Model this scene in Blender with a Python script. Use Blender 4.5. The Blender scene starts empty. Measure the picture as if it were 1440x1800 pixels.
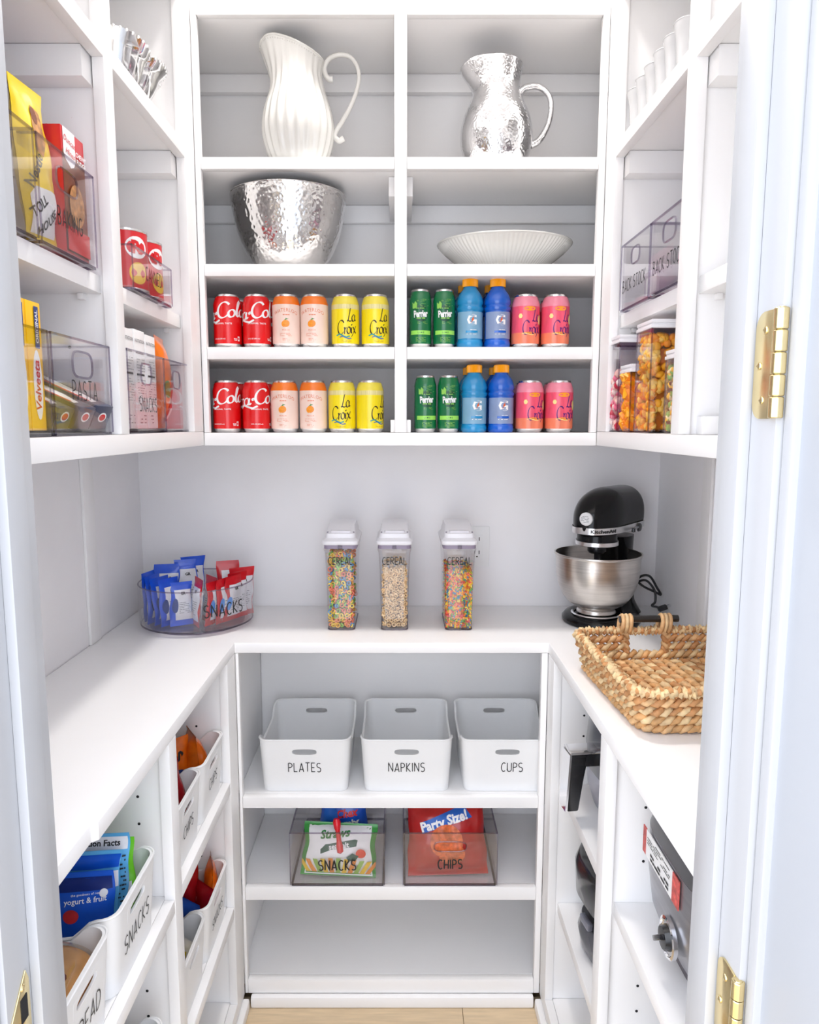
import bpy, bmesh, math, random
from mathutils import Vector, Matrix, noise
random.seed(7)
sc = bpy.context.scene
COL = sc.collection
PI = math.pi
R = math.radians

# ------------------------------------------------------------------ camera, world, light, exposure
CAM_H = 1.46
cd = bpy.data.cameras.new('camera')
cd.sensor_fit = 'HORIZONTAL'; cd.sensor_width = 36.0
cd.lens = 1240.0 / 1440.0 * 36.0
cd.shift_x = 15.5 / 1440.0
cd.clip_start = 0.02
cam = bpy.data.objects.new('camera', cd); COL.objects.link(cam)
cam.location = (0, 0, CAM_H)
cam.rotation_euler = (R(90) - math.atan(155.0 / 1240.0), 0, 0)
sc.camera = cam

w = bpy.data.worlds.new('world'); sc.world = w; w.use_nodes = True
w.node_tree.nodes['Background'].inputs[0].default_value = (0.85, 0.90, 1.0, 1)   # daylight of the adjoining room
w.node_tree.nodes['Background'].inputs[1].default_value = 1.5
LAMP_POWER = 78.0
vs = sc.view_settings
vs.view_transform = 'Standard'; vs.look = 'None'; vs.gamma = 1.0; vs.use_curve_mapping = False
vs.exposure = 1.23
sc.cycles.max_bounces = 12; sc.cycles.transparent_max_bounces = 32

# ------------------------------------------------------------------ materials
MATS = {}
def mat(name, col, rough=0.5, metal=0.0, nscale=40.0, namt=0.03, bump=0.0, bscale=None, coat=0.0, spec=None,
        emit=None, estr=0.0, stretch=None, trans=0.0, ior=None, sss=0.0):
    """principled material whose colour is broken up by a noise texture"""
    if name in MATS: return MATS[name]
    m = bpy.data.materials.new(name); m.use_nodes = True
    nt = m.node_tree; b = nt.nodes['Principled BSDF']
    c = tuple(col) + (1,)
    tc = nt.nodes.new('ShaderNodeTexCoord'); mp = nt.nodes.new('ShaderNodeMapping')
    nt.links.new(tc.outputs['Object'], mp.inputs[0])
    if stretch: mp.inputs['Scale'].default_value = stretch
    nz = nt.nodes.new('ShaderNodeTexNoise'); nz.inputs['Scale'].default_value = nscale
    nz.inputs['Detail'].default_value = 3
    nt.links.new(mp.outputs[0], nz.inputs['Vector'])
    rp = nt.nodes.new('ShaderNodeValToRGB')
    rp.color_ramp.elements[0].position = 0.3; rp.color_ramp.elements[1].position = 0.7
    rp.color_ramp.elements[0].color = tuple(max(0, v * (1 - namt)) for v in col) + (1,)
    rp.color_ramp.elements[1].color = tuple(min(1, v * (1 + namt)) for v in col) + (1,)
    nt.links.new(nz.outputs['Fac'], rp.inputs[0]); nt.links.new(rp.outputs[0], b.inputs['Base Color'])
    b.inputs['Roughness'].default_value = rough; b.inputs['Metallic'].default_value = metal
    if coat: b.inputs['Coat Weight'].default_value = coat; b.inputs['Coat Roughness'].default_value = 0.08
    if spec is not None: b.inputs['Specular IOR Level'].default_value = spec
    if trans: b.inputs['Transmission Weight'].default_value = trans
    if ior: b.inputs['IOR'].default_value = ior
    if sss: b.inputs['Subsurface Weight'].default_value = sss; b.inputs['Subsurface Radius'].default_value = (.01, .01, .01)
    if emit: b.inputs['Emission Color'].default_value = tuple(emit) + (1,); b.inputs['Emission Strength'].default_value = estr
    if bump:
        n2 = nt.nodes.new('ShaderNodeTexNoise'); n2.inputs['Scale'].default_value = bscale or nscale
        nt.links.new(mp.outputs[0], n2.inputs['Vector'])
        bp = nt.nodes.new('ShaderNodeBump'); bp.inputs['Strength'].default_value = bump; bp.inputs['Distance'].default_value = 0.002
        nt.links.new(n2.outputs['Fac'], bp.inputs['Height']); nt.links.new(bp.outputs[0], b.inputs['Normal'])
    MATS[name] = m
    return m

def hammered(name, col, scale, strength, rough=0.12):
    m = mat(name, col, rough, 1.0, 30, 0.04)
    nt = m.node_tree; b = nt.nodes['Principled BSDF']
    tc = nt.nodes.new('ShaderNodeTexCoord'); v = nt.nodes.new('ShaderNodeTexVoronoi'); v.feature = 'SMOOTH_F1'
    v.inputs['Scale'].default_value = scale
    nt.links.new(tc.outputs['Object'], v.inputs['Vector'])
    bp = nt.nodes.new('ShaderNodeBump'); bp.inputs['Strength'].default_value = strength; bp.inputs['Distance'].default_value = 0.004
    nt.links.new(v.outputs['Distance'], bp.inputs['Height']); nt.links.new(bp.outputs[0], b.inputs['Normal'])
    return m

def clear(name, tint, gloss=0.9, rough=0.03):
    """thin clear plastic: tinted see-through with fresnel gloss"""
    if name in MATS: return MATS[name]
    m = bpy.data.materials.new(name); m.use_nodes = True; nt = m.node_tree
    nt.nodes.remove(nt.nodes['Principled BSDF']); out = nt.nodes['Material Output']
    tr = nt.nodes.new('ShaderNodeBsdfTransparent'); gl = nt.nodes.new('ShaderNodeBsdfGlossy'); mx = nt.nodes.new('ShaderNodeMixShader')
    lw = nt.nodes.new('ShaderNodeLayerWeight'); lw.inputs['Blend'].default_value = 0.5
    pw = nt.nodes.new('ShaderNodeMath'); pw.operation = 'POWER'; pw.inputs[1].default_value = 4.0
    fr = nt.nodes.new('ShaderNodeMath'); fr.operation = 'MULTIPLY_ADD'; fr.inputs[1].default_value = 0.55; fr.inputs[2].default_value = 0.06
    nt.links.new(lw.outputs['Facing'], pw.inputs[0]); nt.links.new(pw.outputs[0], fr.inputs[0])
    nz = nt.nodes.new('ShaderNodeTexNoise'); nz.inputs['Scale'].default_value = 20
    rp = nt.nodes.new('ShaderNodeValToRGB')
    rp.color_ramp.elements[0].color = tuple(v * 0.985 for v in tint) + (1,); rp.color_ramp.elements[1].color = tuple(tint) + (1,)
    nt.links.new(nz.outputs['Fac'], rp.inputs[0]); nt.links.new(rp.outputs[0], tr.inputs[0])
    gl.inputs['Roughness'].default_value = rough; gl.inputs['Color'].default_value = (gloss, gloss, gloss, 1)
    nt.links.new(fr.outputs[0], mx.inputs[0]); nt.links.new(tr.outputs[0], mx.inputs[1]); nt.links.new(gl.outputs[0], mx.inputs[2])
    nt.links.new(mx.outputs[0], out.inputs[0])
    MATS[name] = m
    return m

PAINT = mat('white_cabinet_paint', (.95, .938, .933), .38, 0, 6, .012, .02, 90)
WALLP = mat('wall_paint', (.92, .905, .915), .6, 0, 8, .015, .04, 160)
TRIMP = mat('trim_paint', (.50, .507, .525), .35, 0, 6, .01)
CEILP = mat('ceiling_paint', (.88, .88, .88), .7, 0, 8, .01)
BLACKINK = mat('black_ink', (.012, .012, .014), .5, 0, 60, .2)
WHITEINK = mat('white_ink', (.92, .92, .92), .4, 0, 60, .02)
BRASS = mat('polished_brass', (.85, .70, .38), .22, 1, 50, .05)
HOLE = mat('dark_hole', (.01, .01, .012), .8, 0, 60, .2)
ACRYL = clear('clear_acrylic', (.978, .974, .982))
ACRYLEDGE = clear('clear_acrylic_edge', (.72, .69, .76))
ACRYLDARK = clear('clear_acrylic_base_edge', (.50, .46, .54))
WPLAST = mat('white_bin_plastic', (.90, .90, .90), .42, 0, 12, .01, sss=0)
CHROME = mat('chrome', (.86, .86, .88), .08, 1, 30, .02)
ALU = mat('brushed_aluminium', (.78, .77, .77), .3, 1, 60, .05)
BLACKP = mat('black_gloss_plastic', (.012, .012, .014), .18, 0, 30, .1, coat=.3)
BLACKM = mat('black_matte_plastic', (.02, .02, .022), .45, 0, 30, .1)

# ------------------------------------------------------------------ mesh building
class MB:
    def __init__(s): s.v = []; s.f = []; s.m = []
    def add(s, vs_, fs, mi=0):
        o = len(s.v); s.v += [tuple(p) for p in vs_]; s.f += [tuple(i + o for i in f) for f in fs]
        s.m += [mi] * len(fs) if isinstance(mi, int) else list(mi)
        return s
    def box(s, x0, x1, y0, y1, z0, z1, mi=0):
        return s.add([(x0,y0,z0),(x1,y0,z0),(x1,y1,z0),(x0,y1,z0),(x0,y0,z1),(x1,y0,z1),(x1,y1,z1),(x0,y1,z1)],
            [(0,3,2,1),(4,5,6,7),(0,1,5,4),(1,2,6,5),(2,3,7,6),(3,0,4,7)], mi)
    def grid(s, fn, nu, nv, cu=False, cv=False, mi=0):
        """fn(u,v), u,v in 0..1"""
        U = nu if cu else nu + 1; V = nv if cv else nv + 1
        vs_ = [fn(i / nu, j / nv) for j in range(V) for i in range(U)]
        fs = []; ms = []
        for j in range(nv):
            for i in range(nu):
                a = j * U + i; b = j * U + (i + 1) % U; c = ((j + 1) % V) * U + (i + 1) % U; d = ((j + 1) % V) * U + i
                fs.append((a, b, c, d)); ms.append(mi if isinstance(mi, int) else mi((i + .5) / nu, (j + .5) / nv))
        return s.add(vs_, fs, ms)
    def lathe(s, prof, n=32, mi=None, c=(0, 0, 0)):
        """prof [(r,z)], mi list per segment"""
        vs_ = []; idx = []
        for r, z in prof:
            if r < 1e-6: idx.append([len(vs_)] * n); vs_.append((c[0], c[1], c[2] + z))
            else:
                idx.append(list(range(len(vs_), len(vs_) + n)))
                vs_ += [(c[0] + r * math.sin(2*PI*k/n), c[1] - r * math.cos(2*PI*k/n), c[2] + z) for k in range(n)]
        fs = []; ms = []
        for j in range(len(prof) - 1):
            a, b = idx[j], idx[j + 1]
            for k in range(n):
                q = [a[k], a[(k+1) % n], b[(k+1) % n], b[k]]
                q = [x for t, x in enumerate(q) if x not in q[:t]]
                if len(q) > 2: fs.append(tuple(q)); ms.append(mi[j] if mi else 0)
        return s.add(vs_, fs, ms)
    def tube(s, pts, r, n=8, mi=0, close=False, caps=True):
        P = [Vector(p) for p in pts]; N = len(P); rr = r if isinstance(r, (list, tuple)) else [r] * N
        up = Vector((0, 0, 1)); vs_ = []; prev = None
        for i in range(N):
            if close: t = P[(i+1) % N] - P[i-1]
            else: t = P[min(i+1, N-1)] - P[max(i-1, 0)]
            t.normalize()
            if prev is None:
                a = t.cross(up)
                if a.length < 1e-3: a = t.cross(Vector((1, 0, 0)))
            else: a = prev - t * prev.dot(t)
            a.normalize(); prev = a; b = t.cross(a)
            vs_ += [P[i] + (a * math.cos(2*PI*k/n) + b * math.sin(2*PI*k/n)) * rr[i] for k in range(n)]
        fs = []
        for i in range(N if close else N - 1):
            j = (i + 1) % N
            for k in range(n): fs.append((i*n+k, i*n+(k+1) % n, j*n+(k+1) % n, j*n+k))
        if caps and not close: fs.append(tuple(range(n-1, -1, -1))); fs.append(tuple((N-1)*n+k for k in range(n)))
        return s.add(vs_, fs, mi)
    def prism(s, poly, h0, h1, ax='z', mi=0):
        """extrude a 2-D polygon; ax: z -> (x,y), y -> (x,z), x -> (y,z)"""
        def P(a, b, h): return (a, b, h) if ax == 'z' else ((a, h, b) if ax == 'y' else (h, a, b))
        n = len(poly)
        return s.add([P(a, b, h0) for a, b in poly] + [P(a, b, h1) for a, b in poly],
            [tuple(range(n-1, -1, -1)), tuple(range(n, 2*n))] + [(i, (i+1) % n, n+(i+1) % n, n+i) for i in range(n)], mi)
    def xf(s, M):
        s.v = [tuple(M @ Vector(p)) for p in s.v]; return s
    def mesh(s, name, mats, bevel=0, weld=False, ang=35, smooth=True):
        me = bpy.data.meshes.new(name); me.from_pydata(s.v, [], s.f)
        for m in (mats if isinstance(mats, (list, tuple)) else [mats]): me.materials.append(m)
        if any(s.m): me.polygons.foreach_set('material_index', s.m)
        bm = bmesh.new(); bm.from_mesh(me)
        if weld: bmesh.ops.remove_doubles(bm, verts=bm.verts, dist=1e-5)
        bmesh.ops.recalc_face_normals(bm, faces=bm.faces)
        if bevel: bmesh.ops.bevel(bm, geom=[e for e in bm.edges if len(e.link_faces) == 2 and e.calc_face_angle(0) > .6], offset=bevel, segments=2, affect='EDGES', profile=.6)
        bm.to_mesh(me); bm.free()
        if smooth: me.shade_smooth(); me.set_sharp_from_angle(angle=R(ang))
        return me
    def obj(s, name, mats, parent=None, **k):
        return link(name, s.mesh(name, mats, **k), parent)

def link(name, me, parent=None):
    o = bpy.data.objects.new(name, me); COL.objects.link(o)
    if parent is not None: o.parent = parent
    return o
def tag(o, label, cat, group=None):
    o['label'] = label; o['category'] = cat
    if group: o['group'] = group
    return o
def thing(name, label, cat, loc=(0, 0, 0), rz=0, group=None):
    o = bpy.data.objects.new(name, None); COL.objects.link(o); o.empty_display_size = .05
    o.location = loc; o.rotation_euler = (0, 0, rz)
    return tag(o, label, cat, group)
def struct(name, mb, m, parent=None, **k):
    o = mb.obj(name, m, parent, **k); o['kind'] = 'structure'
    return o
def part_box(name, d, m, parent, bevel=.0012): return MB().box(*d).obj(name, m, parent, bevel=bevel)
def dup(root, loc, rz=None, label=None, group=None, name=None):
    r = root.copy(); COL.objects.link(r); r.location = loc
    if rz is not None: r.rotation_euler = (0, 0, rz)
    if label: r['label'] = label
    if group: r['group'] = group
    for ch in list(root.children):
        c = ch.copy(); COL.objects.link(c); c.parent = r
        for g in ch.children:
            d = g.copy(); COL.objects.link(d); d.parent = c
    return r

# ------------------------------------------------------------------ lettering
def arc(cx, cy, rx, ry, a0, a1, n=10):
    return [(cx + rx * math.cos(R(a0 + (a1-a0)*i/n)), cy + ry * math.sin(R(a0 + (a1-a0)*i/n))) for i in range(n+1)]
# skinny hand-drawn capitals, unit height, own widths
HAND = {
 'A': (.46, [[(0,0),(.24,1),(.46,0)], [(.07,.27),(.40,.27)]]),
 'B': (.40, [[(0,0),(0,1)], [(0,1)] + arc(.10,.76,.24,.24,90,-90) + [(0,.52)], [(0,.52)] + arc(.12,.26,.27,.26,90,-90) + [(0,0)]]),
 'C': (.42, [arc(.24,.5,.24,.5,50,310,16)]),
 'D': (.44, [[(0,0),(0,1)], [(0,1)] + arc(.08,.5,.36,.5,90,-90,14) + [(0,0)]]),
 'E': (.36, [[(.36,1),(0,1),(0,0),(.36,0)], [(0,.46),(.30,.46)]]),
 'G': (.46, [arc(.24,.5,.24,.5,50,330,16) + [(.46,.40),(.28,.40)]]),
 'H': (.42, [[(0,0),(0,1)], [(.42,0),(.42,1)], [(0,.44),(.42,.44)]]),
 'I': (.04, [[(.02,0),(.02,1)]]),
 'J': (.34, [[(.30,1),(.30,.2)] + arc(.15,.2,.15,.2,0,-170,8)]),
 'K': (.40, [[(0,0),(0,1)], [(.38,1),(.02,.46),(.40,0)]]),
 'L': (.34, [[(0,1),(0,0),(.34,0)]]),
 'N': (.44, [[(0,0),(0,1),(.44,0),(.44,1)]]),
 'O': (.44, [arc(.22,.5,.22,.5,0,360,18)]),
 'P': (.38, [[(0,0),(0,1)], [(0,1)] + arc(.12,.74,.26,.26,90,-90) + [(0,.48)]]),
 'R': (.40, [[(0,0),(0,1)], [(0,1)] + arc(.12,.74,.26,.26,90,-90) + [(0,.48)], [(.12,.48),(.40,0)]]),
 'S': (.40, [arc(.20,.75,.20,.25,40,270,10) + arc(.20,.25,.20,.25,90,-140,10)[1:]]),
 'T': (.44, [[(0,1),(.44,1)], [(.22,1),(.22,0)]]),
 'U': (.42, [[(0,1),(0,.24)] + arc(.21,.24,.21,.24,180,360,8) + [(.42,1)]]),
 'Y': (.42, [[(0,1),(.21,.5),(.42,1)], [(.21,.5),(.21,0)]]),
 ' ': (.22, []),
}
def ribbon(pts, w, nib=None):
    """2-D polyline -> quads; nib=(angle, thin) gives a broad-pen stroke"""
    n = len(pts); L = []
    for i in range(n):
        a = pts[max(i-1, 0)]; b = pts[min(i+1, n-1)]
        dx, dy = b[0]-a[0], b[1]-a[1]; l = math.hypot(dx, dy) or 1
        nx, ny = -dy/l, dx/l; ww = w
        if nib:
            ww = w * (nib[1] + (1-nib[1]) * abs(math.sin(math.atan2(dy, dx) - nib[0])))
        k = 1.0
        if 0 < i < n-1:
            p = (pts[i][0]-a[0], pts[i][1]-a[1]); q = (b[0]-pts[i][0], b[1]-pts[i][1])
            lp, lq = math.hypot(*p) or 1, math.hypot(*q) or 1
            cosang = max(-1, min(1, (p[0]*q[0]+p[1]*q[1])/lp/lq)); k = min(1.8, 1 / max(.4, math.cos(math.acos(cosang)/2)))
        x, y = pts[i]; L.append(((x+nx*ww/2*k, y+ny*ww/2*k), (x-nx*ww/2*k, y-ny*ww/2*k)))
    vs_ = [p for q in L for p in q]
    return vs_, [(2*i, 2*i+1, 2*i+3, 2*i+2) for i in range(n-1)]
def dens(pts, step):
    out = [pts[0]]
    for a, b in zip(pts, pts[1:]):
        k = max(1, int(math.hypot(b[0]-a[0], b[1]-a[1]) / step))
        out += [(a[0]+(b[0]-a[0])*i/k, a[1]+(b[1]-a[1])*i/k) for i in range(1, k+1)]
    return out
def hand_text(txt, h, w=.0016, gap=.2, wide=1.0, seed=1):
    """returns 2-D verts/faces centred on x, baseline 0"""
    rnd = random.Random(seed); x = 0; V = []; F = []
    for ch in txt:
        cw, strokes = HAND[ch]; dy = rnd.uniform(-.03, .03); sl = rnd.uniform(-.05, .05)
        for st in strokes:
            pts = [((x + (p[0] + sl*p[1]*.3)*wide) * h, (p[1] + dy) * h) for p in st]
            v, f = ribbon(dens(pts, h*.12), w); o = len(V); V += v; F += [tuple(i+o for i in q) for q in f]
        x += cw*wide + gap*wide
    tot = (x - gap*wide) * h
    return [(a - tot/2, b) for a, b in V], F
_txt = {}
def font_text(txt, h, bold=0.0, space=1.0, shear=0.0):
    """built-in font -> 2-D triangles, cap height about h, centred on x, baseline 0"""
    key = (txt, bold, space, shear)
    if key not in _txt:
        c = bpy.data.curves.new('t', 'FONT'); c.body = txt; c.size = 1; c.offset = bold; c.space_character = space; c.shear = shear
        c.resolution_u = 2; c.fill_mode = 'FRONT'
        o = bpy.data.objects.new('t', c); COL.objects.link(o)
        me = bpy.data.meshes.new_from_object(o.evaluated_get(bpy.context.evaluated_depsgraph_get()))
        V = [(v.co.x, v.co.y) for v in me.vertices]; F = [tuple(p.vertices) for p in me.polygons]
        bpy.data.objects.remove(o); bpy.data.curves.remove(c); bpy.data.meshes.remove(me)
        x0 = min(v[0] for v in V); x1 = max(v[0] for v in V)
        _txt[key] = ([(a - (x0+x1)/2, b) for a, b in V], F)
    V, F = _txt[key]; k = h / .70
    return [(a*k, b*k) for a, b in V], F
def disc2(cx, cy, rx, ry, n=20): return [(cx, cy)] + [(cx + rx*math.cos(2*PI*i/n), cy + ry*math.sin(2*PI*i/n)) for i in range(n)], [(0, 1+i, 1+(i+1) % n) for i in range(n)]
def rect2(x0, x1, y0, y1, nx=8, ny=1):
    V = [(x0+(x1-x0)*i/nx, y0+(y1-y0)*j/ny) for j in range(ny+1) for i in range(nx+1)]
    return V, [(j*(nx+1)+i, j*(nx+1)+i+1, (j+1)*(nx+1)+i+1, (j+1)*(nx+1)+i) for j in range(ny) for i in range(nx)]
def poly2(pts):
    cx = sum(p[0] for p in pts)/len(pts); cy = sum(p[1] for p in pts)/len(pts); n = len(pts)
    return [(cx, cy)] + list(pts), [(0, 1+i, 1+(i+1) % n) for i in range(n)]
def lines2(x0, x1, y0, y1, rows, th=.35, seed=0, frac=.8):
    """rows of small print drawn as broken bars"""
    rnd = random.Random(seed); V = []; F = []; dy = (y1-y0)/rows
    for r in range(rows):
        x = x0
        while x < x1 - .001:
            l = min(rnd.uniform(.08, .3)*(x1-x0), x1-x)
            if rnd.random() < frac:
                v, f = rect2(x, x+l*.85, y0+dy*r, y0+dy*r+dy*th, 2); o = len(V); V += v; F += [tuple(i+o for i in q) for q in f]
            x += l
    return V, F
def decal(mb, vf, fn, at=(0, 0), mi=0, rot=0.0, sc_=1.0):
    """lay flat 2-D shapes on a surface given by fn(x,y)->3-D"""
    V, F = vf; c, s_ = math.cos(rot), math.sin(rot)
    mb.add([fn(at[0] + sc_*(c*x - s_*y), at[1] + sc_*(s_*x + c*y)) for x, y in V], F, mi)
def cyl_map(r, off=.0004): return lambda u, v: ((r+off)*math.sin(u/r), -(r+off)*math.cos(u/r), v)

# ------------------------------------------------------------------ the room
XL, XR, YB, YF, ZC = -.73, .722, 1.965, .74, 3.10       # inner faces of the pantry walls
JL, JR, JY0, JY1 = -.384, .328, .622, .735             # clear door opening and jamb depth
struct('wall_back', MB().box(XL-.12, XR+.12, YB, YB+.1, 0, ZC+.1), WALLP)
struct('wall_left', MB().box(XL-.12, XL, YF, YB, 0, ZC+.1), WALLP)
struct('wall_right', MB().box(XR, XR+.12, YF, YB, 0, ZC+.1), WALLP)
struct('wall_front', MB().box(XL-.9, JL-.02, .638, YF, 0, ZC+.1).box(JR+.02, XR+.9, .638, YF, 0, ZC+.1).box(JL-.02, JR+.02, .638, YF, 2.10, ZC+.1), WALLP)
struct('ceiling', MB().box(XL, XR, YF, YB, ZC, ZC+.1), CEILP)
# floor of oak planks running left to right
fl = struct('floor', MB().box(-1.6, 1.6, -1.0, YB+.1, -.05, -.004), mat('plank_joint', (.25, .17, .09), .8))
OAK = [mat('oak_plank_%d' % i, c, .42, 0, 9, .10, .03, 60, stretch=(1.2, 14, 14)) for i, c in enumerate([(.72, .56, .36), (.76, .60, .40), (.69, .53, .34)])]
rnd = random.Random(3); pm = [None, None, None]
y = 1.645; row = 0
while y > -1.0:
    x = -1.6 - (0.9, .35, 1.2)[row % 3] + (.155 + 1.6 + .9 - 1.22 * 2 if row == 0 else 0)
    while x < 1.6:
        a, b = max(x, -1.6), min(x + 1.22, 1.6)
        if b > a: MB().box(a + .0008, b - .0008, y - .178, y - .0012, -.004, 0).obj('plank', OAK[rnd.randrange(3)], fl, bevel=.0006)
        x += 1.22
    y -= .18; row += 1

# door jambs, stops and casing
def jamb(name, sx, x):
    """sx=+1 right jamb (clear face looks to -x)"""
    m = MB(); B = lambda x0, x1, *a: m.box(min(x0, x1), max(x0, x1), *a)
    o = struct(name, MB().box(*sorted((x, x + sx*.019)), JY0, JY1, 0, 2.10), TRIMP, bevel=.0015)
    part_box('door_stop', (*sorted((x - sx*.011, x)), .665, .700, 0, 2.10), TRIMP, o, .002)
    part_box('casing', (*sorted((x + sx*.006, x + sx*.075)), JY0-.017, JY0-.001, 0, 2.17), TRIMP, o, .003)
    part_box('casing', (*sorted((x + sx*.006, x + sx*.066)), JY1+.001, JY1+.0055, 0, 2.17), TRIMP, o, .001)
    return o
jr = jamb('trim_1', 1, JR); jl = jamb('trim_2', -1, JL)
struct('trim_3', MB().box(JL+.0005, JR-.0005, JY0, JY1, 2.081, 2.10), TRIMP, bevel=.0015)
# strike plate on the left jamb
MB().prism([(.6225, .868), (.640, .890), (.655, .908), (.660, .896), (.660, .830), (.655, .824), (.632, .824), (.6225, .832)], JL, JL+.0018, 'x').obj('strike_plate', BRASS, jl, bevel=.0006)
MB().box(JL+.001, JL+.0024, .642, .654, .858, .884).obj('latch_hole', HOLE, jl)
for z in (.894, .842): MB().lathe([(0, .0018), (.003, .0014), (.004, 0)], 12).xf(Matrix.Translation((JL+.0018, .648, z)) @ Matrix.Rotation(R(90), 4, 'Y')).obj('screw', BRASS, jl)
# open door leaf, hinged on the right jamb and swung back past the opening
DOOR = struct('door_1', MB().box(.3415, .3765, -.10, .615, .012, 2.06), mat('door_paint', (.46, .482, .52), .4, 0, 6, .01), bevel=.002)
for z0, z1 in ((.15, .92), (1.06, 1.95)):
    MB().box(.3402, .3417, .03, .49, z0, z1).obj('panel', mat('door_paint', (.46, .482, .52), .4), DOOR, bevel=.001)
def hinge(zc):
    h = MB().prism([(.6285, zc+.0475), (.6485, zc+.0475)] + arc(.6485, zc+.0325, .014, .015, 90, 0, 6) + arc(.6485, zc-.0325, .014, .015, 0, -90, 6) + [(.6285, zc-.0475)], JR-.002, JR+.0002, 'x')
    o = h.obj('hinge', BRASS, DOOR, bevel=.0004)
    lf = MB().prism([(.6125, zc+.0475), (.6245, zc+.0475), (.6245, zc-.0475), (.6125, zc-.0475)], JR+.0085, JR+.0125, 'x').obj('hinge_leaf', BRASS, o, bevel=.0004)
    for k in range(5):
        a, b = zc - .0475 + k*.019 + .0004, zc - .0475 + (k+1)*.019 - .0004
        MB().lathe([(0, a), (.0055, a), (.0062, a+.0008), (.0062, b-.0008), (.0055, b), (0, b)], 16, c=(JR-.0005, .6225, 0)).obj('knuckle', BRASS, o)
    MB().lathe([(0, .0485), (.0035, .048), (.005, .0455), (.005, .0440), (0, .044)], 14, c=(JR-.0005, .6225, zc)).obj('hinge_pin', BRASS, o)
    for zz, yy in ((zc+.031, .6455), (zc, .6535), (zc-.031, .6455)):
        MB().lathe([(0, .0008), (.0012, .0016), (.0034, .0010), (.0038, 0)], 14).xf(Matrix.Translation((JR-.002, yy, zz)) @ Matrix.Rotation(R(-90), 4, 'Y')).obj('screw', BRASS, o)
hinge(1.512); hinge(.877)

# ------------------------------------------------------------------ built-in shelving
F2 = .019
def pieces(parent, items):
    for nm, d in items: part_box(nm, d, PAINT, parent)
XUL, XUR, YU = -.463, .461, 1.67
# upper back unit
ub = thing('wall_shelf_unit', 'white open shelf unit on the back wall holding pitchers, bowls and drink cans', 'shelf unit')
its = [('stile', (XUL+.0005, -.450, YU, YU+F2, 1.4395, 2.60)), ('stile', (.446, XUR-.0005, YU, YU+F2, 1.4395, 2.60)), ('stile', (-.014, .014, YU, YU+F2, 1.4395, 2.60)),
       ('rail', (XUL+.0005, XUR-.0005, YU, YU+F2, 1.409, 1.4390)),
       ('bottom_panel', (XL+.004, XR-.004, YU+F2, YB-.004, 1.409, 1.4390)),
       ('divider', (-.0095, .0095, YU+F2, YB-.011, 1.4395, 2.60)), ('back_panel', (XL+.004, XR-.004, YB-.010, YB-.002, 1.44, 2.60))]
for x0, x1, f0, f1 in ((-.712, -.0100, -.4495, -.0145), (.0100, .704, .0145, .4455)):
    for z0, z1 in ((1.609, 1.637), (1.796, 1.823), (2.029, 2.055), (2.351, 2.378)):
        its.append(('shelf', (x0, x1, YU+F2+.0005, YB-.011, z0, z1)))
        its.append(('shelf_edge', (f0, f1, YU+.001, YU+F2, z0, z1)))
    for z1 in (2.0285, 2.3505): its.append(('cleat', (x0+.0005, x1-.0005, YB-.030, YB-.011, z1-.044, z1)))
for s in (-1, 1):
    its.append(('cleat', (*sorted((s*.010, s*.028)), YU+.05, YB-.032, 1.985, 2.0285)))
    its.append(('corner_block', (*sorted((s*.010, s*.024)), YU+F2+.001, YU+.055, 1.4395, 1.4695)))
pieces(ub, its)
# upper side units
def side_upper(s, xf, xw, label):
    u = thing('wall_shelf_unit', label, 'shelf unit')
    X = lambda a, b: tuple(sorted((a, b)))
    fr = X(xf, xf - (-s)*0 + s*F2) if False else X(xf, xf + s*F2)
    xi = xw - s*.004
    its = []
    for y0, y1 in ((1.597, 1.6685), (1.178, 1.213), (.742, .772)): its.append(('stile', (*fr, y0, y1, 1.4425, 2.60)))
    its.append(('rail', (*fr, .742, 1.6685, 1.4095, 1.442)))
    its.append(('bottom_panel', (*X(xf + s*(F2+.0005), xi), .742, 1.688, 1.4095, 1.442)))
    for y0, y1 in ((1.606, 1.625), (1.186, 1.205), (.742, .758)): its.append(('partition', (*X(xf + s*(F2+.0005), xi), y0, y1, 1.4425, 2.60)))
    for y0, y1 in ((.7725, 1.1775), (1.2135, 1.5965)):
        for z0, z1 in ((2.027, 2.055), (2.351, 2.379)): its.append(('rail', (*fr, y0, y1, z0, z1)))
    for y0, y1 in ((.7585, 1.1855), (1.2055, 1.6055)):
        its.append(('shelf', (*X(xf + s*.025, xi), y0, y1, 1.670, 1.698)))
        for z0, z1 in ((2.031, 2.055), (2.355, 2.379)): its.append(('shelf', (*X(xf + s*(F2+.001), xi), y0, y1, z0, z1)))
        its.append(('cleat', (*X(xf + s*.021, xi), y1-.0400, y1-.0003, 1.985, 2.0305)))
        for xx in (xf + s*.05, xi - s*.05):
            its.append(('shelf_pin', (*X(xx, xx + s*.010), y1-.012, y1-.0003, 1.660, 1.6698)))
    if s > 0: its.append(('corner_block', (*X(xf + s*.032, xf + s*.075), 1.160, 1.1855, 1.4425, 1.4725)))
    pieces(u, its)
    return u
ul = side_upper(-1, XUL, XL, 'white open shelf unit on the left wall holding clear bins of food')
ur = side_upper(1, XUR, XR, 'white open shelf unit on the right wall with canisters and empty near shelf')
# counter
ZT = .945; XCL, XCR, YC = -.394, .351, 1.62
ct = MB().prism([(XL+.002, .744), (XCL-.008, .744), (XCL-.008, .855), (XCL, .862), (XCL, YC), (XCR, YC), (XCR, .744), (XR-.002, .744), (XR-.002, YB-.002), (XL+.002, YB-.002)], ZT-.025, ZT).obj('countertop', PAINT, bevel=.0015)
tag(ct, 'white painted countertop running in a U around three sides of the pantry', 'countertop')
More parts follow.
